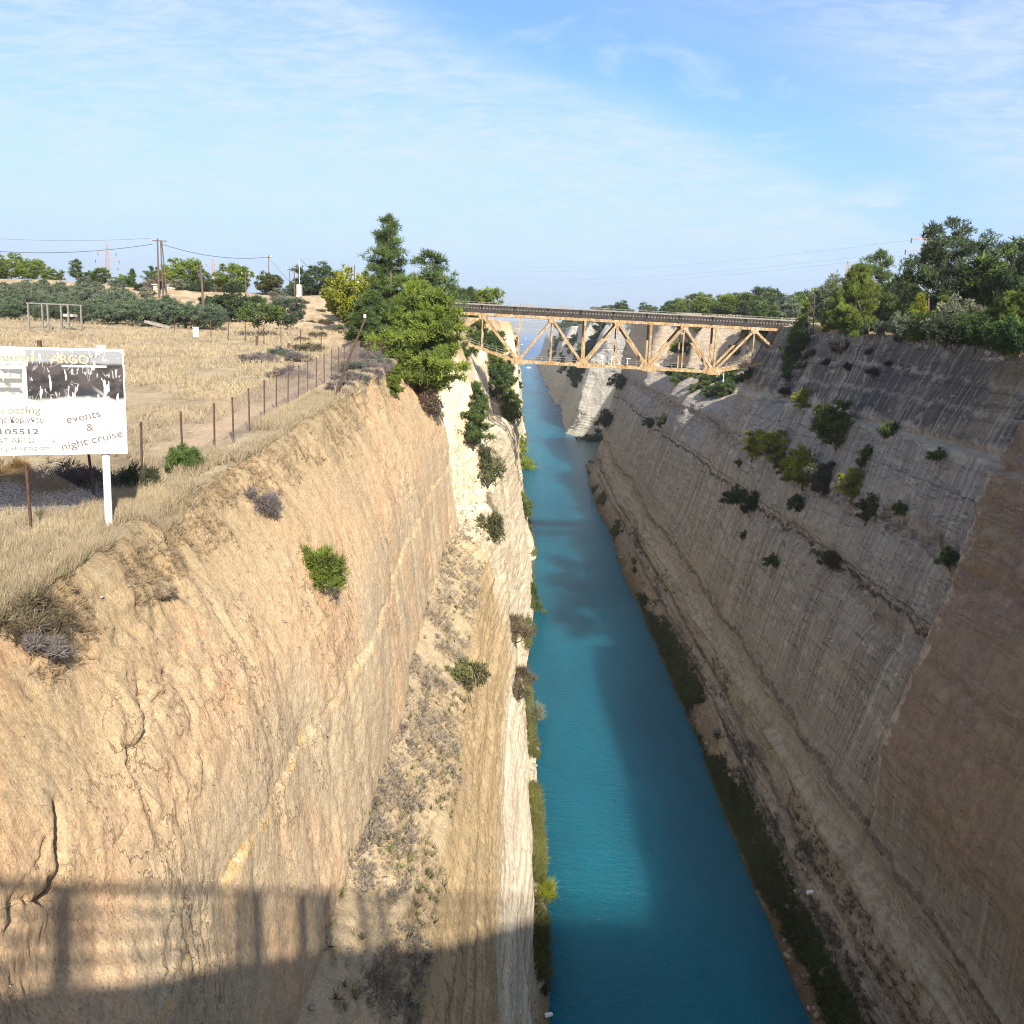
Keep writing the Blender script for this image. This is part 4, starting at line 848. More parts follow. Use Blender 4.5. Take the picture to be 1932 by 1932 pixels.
# concrete pillar with a thin mast
b_, t_ = ends(565, 564, 537, 176.0); pe_ = empty('concrete_pillar', b_, label='pale square concrete pillar with a thin mast on the slope', cat='pillar')
hq = t_[2]-b_[2]; MB().box((0, 0, hq/2-.2), (.85, .85, hq+.4)).obj('column', m_conc, pe_); MB().box((0, 0, hq*.38), (1.0, 1.0, .3)).obj('collar', m_conc, pe_); MB().tube([(0, 0, hq), (0, 0, hq+4.6)], .07, 6).obj('mast', m_conc, pe_)
UP['mast'] = (b_, (b_[0], b_[1], b_[2]+hq+4.6))
def wire(a, b, sag, lab, r=.035):
    a, b = Vector(a), Vector(b); pts = [a.lerp(b, u)-Vector((0, 0, sag*4*u*(1-u))) for u in np.linspace(0, 1, 14)]
    q = MB().tube([p-a for p in pts], r, 4).obj('overhead_wire', m_wire); q.location = a; q['label'] = lab; q['category'] = 'wire'
tw = Vector(UP['twin'][1])
wire(tw+Vector((-.9, 0, -1.0)), P(-60, 470, 165), 1.0, 'thick overhead wire running left from the twin utility pole', .045)
wire(tw+Vector((.9, 0, -1.0)), Vector(UP['mid'][1])-Vector((0, 0, .4)), 1.1, 'thick overhead wire between the twin pole and the thin pole', .045)
wire(tw+Vector((-1.2, 0, 0)), P(-60, 447, 165), .5, 'thin upper overhead wire running left from the twin utility pole', .02)
wire(Vector(UP['mid'][1])-Vector((0, 0, .6)), P(560, 545, 212), .2, 'stay wire dropping right from the thin pole', .03)
wire(Vector(UP['mast'][1]), P(640, 530, 178), .9, 'wire sagging right from the mast of the concrete pillar', .04)
# right bank poles near the end of the railway bridge
upole('r1', 1534, 1537, 555, 168.0, 'grey utility pole with many wires at the right end of the railway bridge', 0, .16, zR)
b_, t_ = ends(1511, 1537, 565, 168.6, zR); pole('wooden_brace', b_, t_, .13, m_wood, 'leaning brace pole beside the grey utility pole', 'pole')
upole('r2', 1571, 1573, 566, 176.0, 'brown utility pole with a small crossarm left of the bright pine', 1.2, .14, zR)
b_, t_ = ends(1640, 1618, 567, 132.0, zR); pole('leaning_pole', b_, t_, .11, m_wood, 'dark bare pole leaning left in front of the grey shed', 'pole')
b_, t_ = ends(1750, 1752, 562, 112.0, zR); pole('wooden_post', b_, t_, .14, m_wood, 'pale brown broken post in front of the biggest pine', 'post')
for xx, yt in ((1527, 597), (1559, 595), (1551, 600), (1567, 612)):
    b_, t_ = ends(xx, xx+rr.uniform(-3, 3), yt, 166.0, zR); o = pole('wooden_post', b_, t_, .06, m_conc, 'thin pale fence post at the right end of the railway bridge', 'post', 'thin posts at the right end of the railway bridge')
r1 = Vector(UP['r1'][1])
for i, (dz, sx_) in enumerate(((-.3, 1430), (-.8, 1420))):
    wire(r1+Vector((0, 0, dz)), P(sx_, 552+6*i, 230), .6, ('upper', 'lower')[i] + ' overhead wire running left from the grey utility pole', .03)
    wire(r1+Vector((0, 0, dz)), P(1640, 552+6*i, 158), .3, ('upper', 'lower')[i] + ' overhead wire running right from the grey utility pole', .03)
# row of thin fence posts across the far side of the field
for i, x in enumerate((432, 498, 565, 632, 676, 740, 808, 880, 942)):
    X_ = {0: 432}.get(i)
fpost_mesh = MB().tube([(0, 0, -.3), (0, 0, 2.0)], .045, 6).mesh('iron_post', m_rust)
for i, (xx, Y_) in enumerate(((431, 108), (463, 106), (498, 104), (530, 101.5), (567, 99), (606, 96.5), (398, 111), (365, 114), (330, 116))):
    p = P(xx, 630, Y_); o = link('iron_post', fpost_mesh, None, (p[0], Y_, zL(p[0], Y_)), 0, 'thin rusty iron post in the line across the far field', 'post', 'thin iron posts across the far field')
for (xx, yy, hgt, lb_) in ((75, 655, .7, 'short rusty stump post in the field above the billboard'), (888, 0, 0, ''), (849, 0, 0, '')):
    if not hgt: continue
    g = ground_hit(xx, 628+30); p = (g[0], g[1], g[2]); link('stump_post', MB().box((0, 0, hgt/2-.1), (.28, .28, hgt+.2)).mesh('stump_post', m_rust), None, p, 0, lb_, 'post')
for xx, yy, lb_ in ((888*.0+849, 645, ''), ):
    pass
for xx, yy, hgt, lb_ in ((485+0, 652, 1.0, 'short brown stump post at the foot of the small spreading tree'), (545, 657, .5, 'low rusty stump in the dry field beyond the fence')):
    g = ground_hit(xx, yy)
    if g: link('stump_post', MB().box((0, 0, hgt/2-.1), (.3, .3, hgt+.2)).mesh('stump_post', m_rust), None, g, 0.3, lb_, 'post')
g = ground_hit(370, 635); e_ = empty('marker_block', g, .25, label='small white block standing in the dry field', cat='marker')
MB().box((0, 0, .45), (.62, .5, 1.1)).obj('block', m_white, e_); MB().box((0, 0, 1.03), (.70, .58, .07)).obj('cap', m_white, e_)
g = ground_hit(300, 618); MB().box((0, 0, .35), (3.4, 1.2, .35), Matrix.Rotation(.22, 3, 'Y')).obj('concrete_slab', m_sleeper, None, loc=g, label='tilted pale concrete slab at the edge of the olive grove', cat='slab')
# open frame shelter at the left edge of the grove
fr = ground_hit(100, 625); fr = (fr[0], fr[1]-0, fr[2]); e_ = empty('frame_shelter', fr, label='open grey frame shelter beside the olive trees', cat='shelter')
sc_ = fr[1]/FPX
for x in (-44, -8, 30):
    for y in (0, 3.2): MB().box((x*sc_*1.0, y, 1.45), (.16, .16, 3.2)).obj('post', m_greywood, e_)
MB().box((-7*sc_, 0, 3.0), (80*sc_, .14, .12)).obj('beam', m_greywood, e_); MB().box((-7*sc_, 3.2, 3.0), (80*sc_, .14, .12)).obj('beam', m_greywood, e_); MB().box((-7*sc_, 0, 1.0), (80*sc_, .10, .10)).obj('beam', m_greywood, e_)
MB().box((22*sc_, 1.5, 1.8), (1.1, 1.2, .3)).obj('tray', m_conc, e_)
# ruined hut, road retaining walls, far white houses, shed
def hut(name, x0, x1, yt, Y, h, dp, mat, lab, cat, doors=(), roof=None, zf=zL):
    a = P(x0, yt, Y); b = P(x1, yt, Y); cx = (a[0]+b[0])/2; wd = b[0]-a[0]; z0 = a[2]-h
    e_ = empty(name, (cx, Y, z0), label=lab, cat=cat); MB().box((0, dp/2, h/2-1.5), (wd, dp, h+3)).obj('walls', mat, e_)
    for u, v0, ww, hh_ in doors: MB().box((u*wd, -.0, v0*h), (ww*wd, .10, hh_*h)).obj('shade_panel', m_dark, e_)
    MB().box((0, dp/2, h+.12), (wd+.5, dp+.5, .24)).obj('roof', roof or mat, e_)
hut('ruined_hut', 289, 330, 538, 186.0, 2.4, 5, m_conc, 'roofless grey concrete hut on the bank above the olive grove', 'hut', ((.22, .45, .10, .7), (-.3, .5, .06, .35)))
hut('house', 657, 681, 531, 330.0, 4.0, 8, m_plaster, 'upper white house half hidden by the dark pine on the hill', 'house', ((.1, .5, .16, .35),))
hut('house', 651, 689, 556, 205.0, 2.3, 6, m_plaster, 'low white house at the top of the dirt track', 'house', ((.28, .5, .14, .5), (-.2, .5, .1, .4)))
def roadwall(x0, x1, y0, y1, Y, lab, h=1.1):
    a = P(x0, y0, Y); b = P(x1, y1, Y); mb = MB(); mb.bar((a[0]-a[0], 0, -h), (b[0]-a[0], 0, b[2]-a[2]-h), .4, 2*h); q = mb.obj('retaining_wall', m_conc, None, loc=tuple(a), label=lab, cat='wall')
roadwall(215, 290, 551, 549, 188.5, 'pale retaining wall of the road left of the ruined hut')
roadwall(330, 400, 551, 553, 188.5, 'pale retaining wall of the road right of the ruined hut')
roadwall(430, 560, 557, 561, 193, 'long pale retaining wall behind the broad dark tree')
sh_ = P(1648, 583, 150.0); z_ = zR(sh_[0], 150.0)
e_ = empty('shed', (sh_[0]+3.2, 150.0, z_), -.25, label='grey corrugated metal shed roof among the pines', cat='shed')
hs = sh_[2]-z_
MB().box((0, 2.5, hs/2-.8), (6.4, 5, hs-.6)).obj('walls', m_conc, e_)
mb = MB(); n_ = 40; vs = []
for i in range(n_+1):
    x = -3.5+7*i/n_; zc = .05*math.sin(i*math.pi/1.0*.5)
    vs += [(x, -.6, hs-1.6+zc), (x, 2.5, hs+.35+zc), (x, 5.6, hs-1.6+zc)]
mb.add(vs, [(3*i+j, 3*i+3+j, 3*i+4+j, 3*i+1+j) for i in range(n_) for j in (0, 1)]); mb.obj('roof', m_roofsheet, e_)
# lattice pylons far away
def pylon(x, yt, Y, hgt, lab, parts=True):
    t_ = P(x, yt, Y); e_ = empty('lattice_pylon', (t_[0], Y, t_[2]-hgt), label=lab, cat='pylon')
    mb = MB(); w0, w1 = 2.9, .5; lv = np.linspace(0, 1, 11)
    cs = lambda u: [(sx_*(w0+(w1-w0)*u**.8), sy_*(w0+(w1-w0)*u**.8), u*hgt) for sx_, sy_ in ((-1, -1), (1, -1), (1, 1), (-1, 1))]
    for u0, u1 in zip(lv[:-1], lv[1:]):
        a, b = cs(u0), cs(u1)
        for i in range(4):
            mb.bar(a[i], b[i], .17); mb.bar(a[i], b[(i+1) % 4], .09); mb.bar(a[(i+1) % 4], b[i], .09)
    mb.obj('lattice', m_pyl, e_)
    for u, hw in ((.62, 7.5), (.74, 8.5), (.86, 6.5)):
        mb = MB(); mb.bar((-hw, 0, u*hgt), (hw, 0, u*hgt), .2); mb.bar((-hw, 0, u*hgt), (0, 0, u*hgt+2.2), .12); mb.bar((hw, 0, u*hgt), (0, 0, u*hgt+2.2), .12); ar = mb.obj('crossarm', m_pyl, e_)
        mb = MB()
        for s_ in (-1, 1): mb.tube([(s_*hw, 0, u*hgt), (s_*hw, 0, u*hgt-2.0)], .3, 6)
        mb.obj('insulators', m_wire, ar)
pylon(201, 461, 700.0, 42, 'pale red lattice pylon left of the twin utility pole')
pylon(402, 487, 900.0, 40, 'fainter lattice pylon behind the round pine')
pylon(1752, 425, 420.0, 40, 'lattice pylon behind the biggest pine on the right')
pylon(1601, 492, 620.0, 40, 'lattice pylon tip behind the loose pine on the right')
for i, (y0, y1) in enumerate(((441, 505), (462, 520), (470, 528))):
    wire(P(1750, y0+8, 420.0), P(900, y1, 1300.0), 9.0, ('highest', 'middle', 'lowest')[i] + ' of the faint power lines crossing the sky', .028)

# ------------------------------------------------------------------ vegetation: builders
def unit(v): return v/(np.linalg.norm(v, axis=1, keepdims=True)+1e-9)
def blades(p, d, k, ln, wd, rng, spread=.8, tint=None):
    """k thin leaf blades fanning out from each point p along d; returns verts, tris, tint"""
    n = len(p); p = np.repeat(p, k, 0); d = np.repeat(d, k, 0)
    dd = unit(d + rng.normal(0, spread, (n*k, 3))); l = ln*rng.uniform(.6, 1.25, (n*k, 1)); s = unit(np.cross(dd, rng.normal(0, 1, (n*k, 3))))*wd*rng.uniform(.7, 1.3, (n*k, 1))
    V = np.stack([p - s*.5, p + s*.5, p + dd*l + s*.18, p + dd*l - s*.18], 1).reshape(-1, 3)
    F = np.arange(n*k*4).reshape(-1, 4); t = np.repeat(np.repeat(tint if tint is not None else np.full(n, .5), k), 4); return V, F, t
class TreeB:
    def __init__(s, seed): s.rng = np.random.RandomState(seed); s.p = []; s.d = []; s.t = []; s.w = MB()
    def clump(s, c, r, n, tint, up=.3, flat=.6):
        q = s.rng.normal(0, 1, (n, 3)); q = unit(q)*s.rng.rand(n, 1)**.45; q[:, 2] *= flat
        s.p.append(np.asarray(c)+q*r); s.d.append(unit(q+np.array([0, 0, up]))); s.t.append(np.clip(tint+s.rng.normal(0, .10, n), 0, 1))
    def limb(s, a, b, r0, r1, bend=.08, n=4):
        a, b = np.asarray(a, float), np.asarray(b, float); L_ = np.linalg.norm(b-a)
        pts = [a+(b-a)*u + s.rng.normal(0, bend*L_*.3, 3)*math.sin(math.pi*u) for u in np.linspace(0, 1, n)]
        s.w.tube(pts, [r0+(r1-r0)*u for u in np.linspace(0, 1, n)], 6); return pts
    def build(s, nm, k, ln, wd, spread=.8, mat=None):
        p = np.concatenate(s.p); d = np.concatenate(s.d); t = np.concatenate(s.t)
        V, F, T = blades(p, d, k, ln, wd, s.rng, spread, t)
        return s.w.mesh(nm+'_trunk', m_bark, True) if s.w.v else None, mesh_np(nm+'_crown', V, F, [mat or m_leaf], {'tint': T})
def conifer(seed, h=12, R=3.2, f0=.1, shape=.9, nb=70, per=26, cl=.55, ragged=.35, ln=.42, wd=.075, up=.35, k=5):
    b = TreeB(seed); rng = b.rng
    top = np.array([rng.normal(0, .02*h), rng.normal(0, .02*h), h]); tr = b.limb((0, 0, -.5), top, .02*h, .004*h, .05, 7)
    for i in range(nb):
        f = f0+(1-f0)*(i+rng.rand())/nb; az = rng.uniform(0, 2*math.pi)
        rr_ = R*min(1, (1-f)**shape*1.0+.04)*(1-ragged+ragged*2*rng.rand()*.8)*(min(1, .55+f/.25*.45))
        base = np.array([0, 0, f*h-.12*rr_]) + top*np.array([f, f, 0]); tip = base+np.array([math.cos(az)*rr_, math.sin(az)*rr_, rr_*(up*rng.uniform(.3, 1.3)-.05)])
        b.limb(base, tip, .012*h*(1-f)**.7*.5+.012, .01, .10, 4)
        tint = .5+rng.normal(0, .17)
        m = max(2, int(rr_/cl*1.6))
        for j in range(m):
            u = .35+.65*(j+1)/m; side = rng.normal(0, .22*rr_*u, 3)*np.array([1, 1, .35])
            b.clump(base+(tip-base)*u+side, cl*rng.uniform(.65, 1.15), int(per*rng.uniform(.6, 1.2)), tint+rng.normal(0, .07)+.1*(u-.6), .5, .55)
    b.clump(top, cl*.5, per//2, .6, .9, 1.2)
    return b.build('pine', k, ln, wd)
def roundtree(seed, h=9, R=4.5, z0=.25, ncl=75, cl=1.0, per=34, k=5, ln=.40, wd=.085, flat=.65, stems=1, hollow=.5, up=.4, gaps=.25, lean=0, mat=None, nm='tree'):
    """a rounded crown of many clumps over a forked trunk"""
    b = TreeB(seed); rng = b.rng; cz = h*(z0+1)/2; rz = h*(1-z0)/2
    heads = []
    for s_ in range(stems):
        a = rng.uniform(0, 6.28); e = np.array([math.cos(a)*R*.25*(stems > 1), math.sin(a)*R*.25*(stems > 1), h*(z0+.12)]); b.limb((e[0]*.15, e[1]*.15, -.4), e, .03*h/stems**.5, .02*h/stems**.5, .15, 5); heads.append(e)
    hole = unit(rng.normal(0, 1, (5, 3)))
    for i in range(ncl):
        v = unit(rng.normal(0, 1, (1, 3)))[0]; q = (hollow+(1-hollow)*rng.rand())
        if rng.rand() < gaps and (hole @ v).max() > .82: continue
        wob = 1+.22*vn(v[0]*1.7+seed, v[1]*1.7, v[2]*1.7+.37, 3)
        c = np.array([v[0]*R*q*wob, v[1]*R*q*wob, cz+v[2]*rz*q*wob])
        hd = heads[rng.randint(len(heads))]
        if i % 2 == 0: b.limb(hd, c, .009*h/stems**.3, .012, .15, 4)
        b.clump(c, cl*rng.uniform(.55, 1.2), int(per*rng.uniform(.6, 1.25)), .5+rng.normal(0, .18)+.12*v[2], up, flat)
    return b.build(nm, k, ln, wd, .8, mat)
def shrub(seed, h=1.6, R=1.2, ncl=26, per=30, cl=.36, k=4, ln=.22, wd=.05, mat=None, up=.5, flat=.8):
    b = TreeB(seed); rng = b.rng
    for i in range(ncl):
        v = unit(rng.normal(0, 1, (1, 3)))[0]; v[2] = abs(v[2]); q = .35+.65*rng.rand()
        c = np.array([v[0]*R*q, v[1]*R*q, h*.12+v[2]*h*.82*q]);
        if i % 3 == 0: b.limb((0, 0, -.25), c, .035*h, .008, .15, 4)
        b.clump(c, cl*rng.uniform(.6, 1.2)*1.0, int(per*rng.uniform(.6, 1.2)), .5+rng.normal(0, .17)+.12*v[2], up, flat)
    return b.build('shrub', k, ln, wd, .8, mat)
KIND = {
 'hero': [conifer(11, 14, 3.9, .05, .62, 88, 21, .58, .5, .46, .055, .34)],
 'cone': [conifer(21+i, 9, 2.9, .04, .75, 70, 26, .60, .35, .40, .085, .35) for i in range(3)],
 'loose': [conifer(31+i, 9, 3.3, .28, .45, 42, 14, .6, .5, .46, .065, .55) for i in range(2)],
 'bushpine': [conifer(41+i, 9, 4.0, .0, .48, 120, 26, .62, .38, .42, .07, .50) for i in range(2)],
 'round': [roundtree(51+i, 8, 4.6, .0, 120, .95, 30, 5, .50, .12, .55, 1, .5, .5, .4) for i in range(3)],
 'big': [roundtree(61, 13, 6.6, .14, 190, 1.15, 46, 6, .42, .085, .62, 1, .45, .5, .45)],
 'olive': [roundtree(71+i, 4.6, 2.7, .14, 95, .58, 30, 4, .34, .09, .75, 3, .45, .5, .25) for i in range(3)],
 'leafy': [roundtree(81+i, 6.5, 4.2, .10, 110, .8, 42, 4, .32, .17, .8, 2, .5, .3, .2) for i in range(2)],
 'spread': [roundtree(91, 4.4, 3.4, .38, 60, .75, 34, 4, .3, .12, .6, 4, .5, .4, .3)],
 'mini': [roundtree(101+i, 7, 3.8, .08, 42, 1.1, 26, 4, .75, .22, .6, 1, .5) for i in range(4)],
 'wallpine': [roundtree(141+i, 5, 2.3, .02, 62, .62, 24, 5, .42, .10, .55, 1, .35, .5, .3) for i in range(4)],
 'wallbush': [roundtree(151+i, 3, 1.9, .02, 40, .5, 20, 5, .40, .10, .7, 2, .3, .5, .3) for i in range(3)],
 'shrub': [shrub(111+i) for i in range(3)],
 'fluff': [shrub(115, 1.6, 1.2, 34, 44, .34, 5, .26, .035)],
 'dry': [shrub(121+i, .9, .95, 26, 34, .28, 5, .24, .022, m_dry, .8) for i in range(3)],
 'reed': [shrub(131, 2.6, 1.3, 30, 30, .5, 4, .9, .05, m_leaf, 1.8, 1.2)],
}
SIZE = {'hero': 14, 'cone': 9, 'loose': 9, 'bushpine': 9, 'round': 8, 'big': 13, 'olive': 4.6, 'leafy': 6.5, 'spread': 4.4, 'mini': 7, 'shrub': 1.6, 'fluff': 1.6, 'dry': .9, 'reed': 2.6, 'wallpine': 5, 'wallbush': 3}
vr = random.Random(5)
GREEN = dict(dark=(.042, .062, .030), mid=(.066, .098, .030), bright=(.110, .145, .026), yellow=(.175, .190, .022), olive=(.105, .125, .090), grey=(.15, .155, .115), leaf=(.050, .085, .025), dry=(.25, .20, .14), mauve=(.17, .145, .13), brown=(.13, .105, .06))
ncount = {}
def plant(kind, loc, h, col, name, label, cat, group=None, rz=None, wide=1.0, tilt=None, parts=True):
    i = ncount.get(kind, 0); ncount[kind] = i+1; tm, cm = KIND[kind][i % len(KIND[kind])]
    k_ = h/SIZE[kind]; rz = vr.uniform(0, 6.28) if rz is None else rz
    c = GREEN[col] if isinstance(col, str) else col; f = vr.uniform(.9, 1.12); f *= 1.0 if name == 'shrub' and kind == 'dry' else 1.22; c = (c[0]*f, c[1]*f, c[2]*f, 1)
    if tm is not None and parts:
        e_ = empty(name, tuple(loc), rz, label=label, cat=cat, group=group); e_.scale = (k_*wide, k_*wide, k_)
        if tilt: e_.rotation_euler = (tilt[0], tilt[1], rz)
        t_ = link('trunk' if SIZE[kind] > 3 else 'stems', tm, e_); cr_ = link('crown' if SIZE[kind] > 3 else 'foliage', cm, e_); cr_.color = c; return e_
    o = link(name, cm, None, tuple(loc), rz, label, cat, group); o.scale = (k_*wide, k_*wide, k_); o.color = c
    if tilt: o.rotation_euler = (tilt[0], tilt[1], rz)
    return o
def tree(kind, x, yt, Y, col, name, label, cat='tree', group=None, zf=None, wide=1.0, sink=0.1, **kw):
    """tree standing on the ground at pixel column x and distance Y, its top at pixel row yt"""
    p = P(x, 600, Y)
    for _ in range(3):
        z = (zf or (zL if p[0] < 15 else zR))(p[0], Y); sx_, sy_, _z = proj((p[0], Y, z)); p = P(x, sy_, Y)
    t_ = P(x, yt, Y); h = max(.8, t_[2]-z+sink); return plant(kind, (p[0], Y, z-sink), h, col, name, label, cat, group, wide=wide, **kw)

# ------------------------------------------------------------------ vegetation: left bank
tree('hero', 737, 412, 105, 'mid', 'pine_tree', 'tall spiky pine towering at the end of the chain link fence', wide=.85)
tree('bushpine', 797, 541, 92, 'bright', 'pine_tree', 'bright yellow green bushy pine leaning over the cliff edge', wide=.88, sink=3.2)
tree('loose', 812, 478, 128, 'mid', 'pine_tree', 'thin airy pine behind the bright bushy pine', wide=1.05)
tree('cone', 778, 528, 112, 'bright', 'pine_tree', 'light green pine between the tall spiky pine and the airy pine')
tree('bushpine', 705, 552, 104, 'mid', 'pine_tree', 'low spreading pine at the foot of the tall spiky pine', wide=1.15)
tree('leafy', 684, 512, 145, 'yellow', 'tree', 'yellowish round tree left of the tall spiky pine')
tree('cone', 830, 560, 118, 'dark', 'pine_tree', 'dark pine right of the bright bushy pine')
tree('leafy', 660, 545, 165, 'leaf', 'tree', 'low leafy tree left of the thin iron poles')
for x, yt, Y, kd, col, lab in ((22, 474, 212, 'round', 'bright', 'bright green pine with the highest crown at the left edge'), (62, 488, 208, 'round', 'bright', 'bright green pine second from the left edge'), (100, 503, 206, 'round', 'bright', 'lower bright pine sloping down beside the small dark pine'),
      (-16, 486, 214, 'round', 'mid', 'green pine cut by the left edge'), (146, 491, 214, 'loose', 'mid', 'small dark pine standing alone against the sky on the left'), (192, 505, 212, 'round', 'mid', 'flat topped dark pine below the far left pylon'), (165, 510, 220, 'round', 'dark', 'dark low pine between the small pine and the flat topped pine'),
      (250, 508, 210, 'cone', 'mid', 'narrow pine left of the ruined hut'), (232, 516, 214, 'round', 'bright', 'pale green low pine left of the ruined hut'), (285, 503, 218, 'loose', 'mid', 'thin grey pine beside the twin utility pole'), (350, 487, 206, 'round', 'bright', 'big round bright pine right of the twin utility pole'), (322, 500, 215, 'round', 'mid', 'dark pine half behind the big round bright pine'),
      (385, 512, 212, 'round', 'mid', 'small pine between the two round pines'), (441, 497, 204, 'round', 'bright', 'neat round domed pine beside the insulator pole'), (508, 515, 196, 'leafy', (.075, .085, .03), 'broad leafy fig tree overhanging the road wall'), (597, 492, 212, 'round', 'dark', 'large dark green pine beside the concrete pillar'), (628, 522, 214, 'round', 'dark', 'dark lower pine beside the white house'),
      (560, 530, 210, 'round', 'mid', 'low pine behind the concrete pillar'), (418, 530, 205, 'round', 'yellow', 'low yellow green bush left of the domed pine')):
    tree(kd, x, yt, Y, col, 'pine_tree' if kd != 'leafy' else 'fig_tree', lab, wide=1.0 if kd != 'round' else 1.12)
oi_ = 0
for row, (Y, yt, step, x0, x1, col) in enumerate(((127, 571, 30, -20, 425, (.085, .115, .078)), (137, 560, 33, -10, 330, (.09, .115, .08)), (150, 548, 34, -25, 260, 'olive'), (163, 537, 34, -10, 245, 'olive'), (178, 527, 36, -25, 220, 'olive'))):
    x = x0
    while x < x1:
        yt_ = yt+vr.uniform(-5, 6)+max(0, x-120)*.012
        tree('olive', x+vr.uniform(-5, 5), yt_, Y+vr.uniform(-3, 3), col, 'olive_tree', ('olive tree in the front row at the edge of the dry field', 'olive tree in the second row of the grove', 'grey olive tree in the middle of the grove', 'grey olive tree high in the grove', 'grey olive tree in the back row of the grove')[row], group=('front olive row', 'second olive row', 'middle olive row', 'upper olive row', 'back olive row')[row], wide=1.08); x += step*vr.uniform(.85, 1.15)
tree('spread', 492, 571, 117, 'mid', 'tree', 'small spreading green tree with bare forked stems in the far field')
tree('olive', 545, 562, 142, (.06, .08, .055), 'olive_tree', 'round grey green olive bush right of the small spreading tree')
tree('olive', 400, 572, 135, (.06, .085, .06), 'olive_tree', 'grey green olive at the right end of the grove', wide=1.1)
for x, yt, Y in ((432, 553, 150), (462, 556, 152), (405, 558, 155)): tree('leafy', x, yt, Y, 'dark', 'bush', 'dark green scrub bush below the road wall', 'bush', 'dark bushes below the road wall')
for x, Y in ((600, 120), (572, 112), (640, 150), (615, 160), (585, 158), (655, 176), (628, 140), (605, 172), (575, 176), (648, 132)):
    p = P(x, 600, Y); plant('dry', (p[0], Y, zL(p[0], Y)-.1), vr.uniform(.5, .9), 'brown', 'shrub', 'low dry shrub beside the dirt track on the slope', 'shrub', 'dry shrubs beside the dirt track', parts=False, wide=1.6)
for i in range(26):
    x = vr.uniform(225, 560); Y = vr.uniform(158, 199); p = P(x, 580, Y); plant(vr.choice(['dry', 'mini', 'shrub']), (p[0], Y, zL(p[0], Y)-.2), vr.uniform(1.2, 2.4), vr.choice(['brown', 'dark', 'leaf', 'grey']), 'shrub', 'scrubby bush on the pale bank above the olive grove', 'shrub', 'scrub on the bank above the olive grove', parts=False, wide=1.3)
def tree_px(kind, x, yt, yb, *a, **kw):
    g_ = ground_hit(x, yb); return tree(kind, x, yt, g_[1], *a, **kw)
def stick(A, pts, kind, name, cat, side, group=None, ncl_=ncl, wide=1.0):
    """plants growing out of a cliff face: (x, y centre, height px, colour, label)"""
    for (x, y, hp, col, lab), (i, j) in zip(pts, hit_px(A, [(q[0], q[1]) for q in pts], ncl_, 5)):
        p = A[i, j]; z = (p-EYE) @ _f; h = hp*z/FPX
        plant(kind, (p[0]+side*h*.16, p[1], p[2]-h*.45), h, col, name, lab, cat, group, tilt=(vr.uniform(-.1, .1), side*vr.uniform(.15, .4)), wide=wide)
for x, yt, yb, c_, lb_ in ((485, 664, 683, 'mauve', 'grey low shrub furthest left in the dry field beyond the fence'), (532, 655, 672, 'olive', 'greenish cushion shrub in the field beside the fence'), (560, 664, 680, 'mauve', 'grey mounded shrub beside the far fence posts'), (580, 646, 662, 'brown', 'brown mounded shrub close to the fence corner'), (548, 690, 712, 'mauve', 'low grey shrub by the bare path inside the fence')):
    tree_px('dry', x, yt, yb, c_, 'shrub', lb_, 'shrub', wide=1.6)
for x, yt, yb, c_ in ((668, 680, 704, 'olive'), (650, 700, 724, 'mauve'), (690, 676, 700, 'mauve'), (700, 662, 684, 'mauve'), (680, 655, 676, 'mauve'), (712, 672, 694, 'olive'), (716, 655, 676, 'brown'), (672, 700, 722, 'olive'), (640, 716, 736, 'mauve'), (700, 694, 712, 'mauve'), (725, 682, 700, 'mauve'), (660, 660, 682, 'mauve'), (648, 680, 700, 'olive')):
    tree_px('dry', x, yt, yb, c_, 'shrub', 'grey cushion shrub on the cliff edge outside the fence by the leaning pole', 'shrub', 'grey cushion shrubs on the cliff edge', wide=1.15)
tree_px('fluff', 345, 832, 890, 'mid', 'shrub', 'green bush growing through the fence right of the billboard', 'shrub', wide=.75)
tree_px('dry', 245, 876, 925, (.05, .06, .03), 'shrub', 'dark bush in the shadow right of the billboard post', 'shrub', wide=.9)
tree_px('dry', 120, 872, 918, (.09, .07, .06), 'shrub', 'big dark dry bush in the shadow below the billboard', 'shrub', wide=1.3)
tree_px('dry', 12, 868, 905, (.20, .13, .05), 'shrub', 'orange brown dry bush at the left edge below the billboard', 'shrub', wide=1.1)
stick(AL, [(30, 1160, 75, 'brown', 'dark dry bush on the cliff edge at the left edge of the picture'), (60, 1205, 55, 'mauve', 'lower grey dry bush on the cliff edge at the left edge of the picture')], 'dry', 'shrub', 'shrub', 1)
stick(AL, [(592, 1066, 84, 'bright', 'bright green bush growing alone on the sunlit earth face')], 'fluff', 'shrub', 'shrub', 1, None, ncl, .8)
stick(AL, [(484, 938, 40, 'mauve', 'round grey dry shrub near the top of the sunlit earth face'), (302, 1112, 32, (.3, .24, .16), 'pale dead plant high on the sunlit face near the left')], 'dry', 'shrub', 'shrub', 1)
stick(AL, [(876, 790, 120, 'mid', 'light green young pine hanging on the white cliff edge'), (735, 715, 60, 'bright', 'small yellow green pine bush at the cliff edge left of the bright bushy pine')], 'cone', 'pine_tree', 'tree', 1)
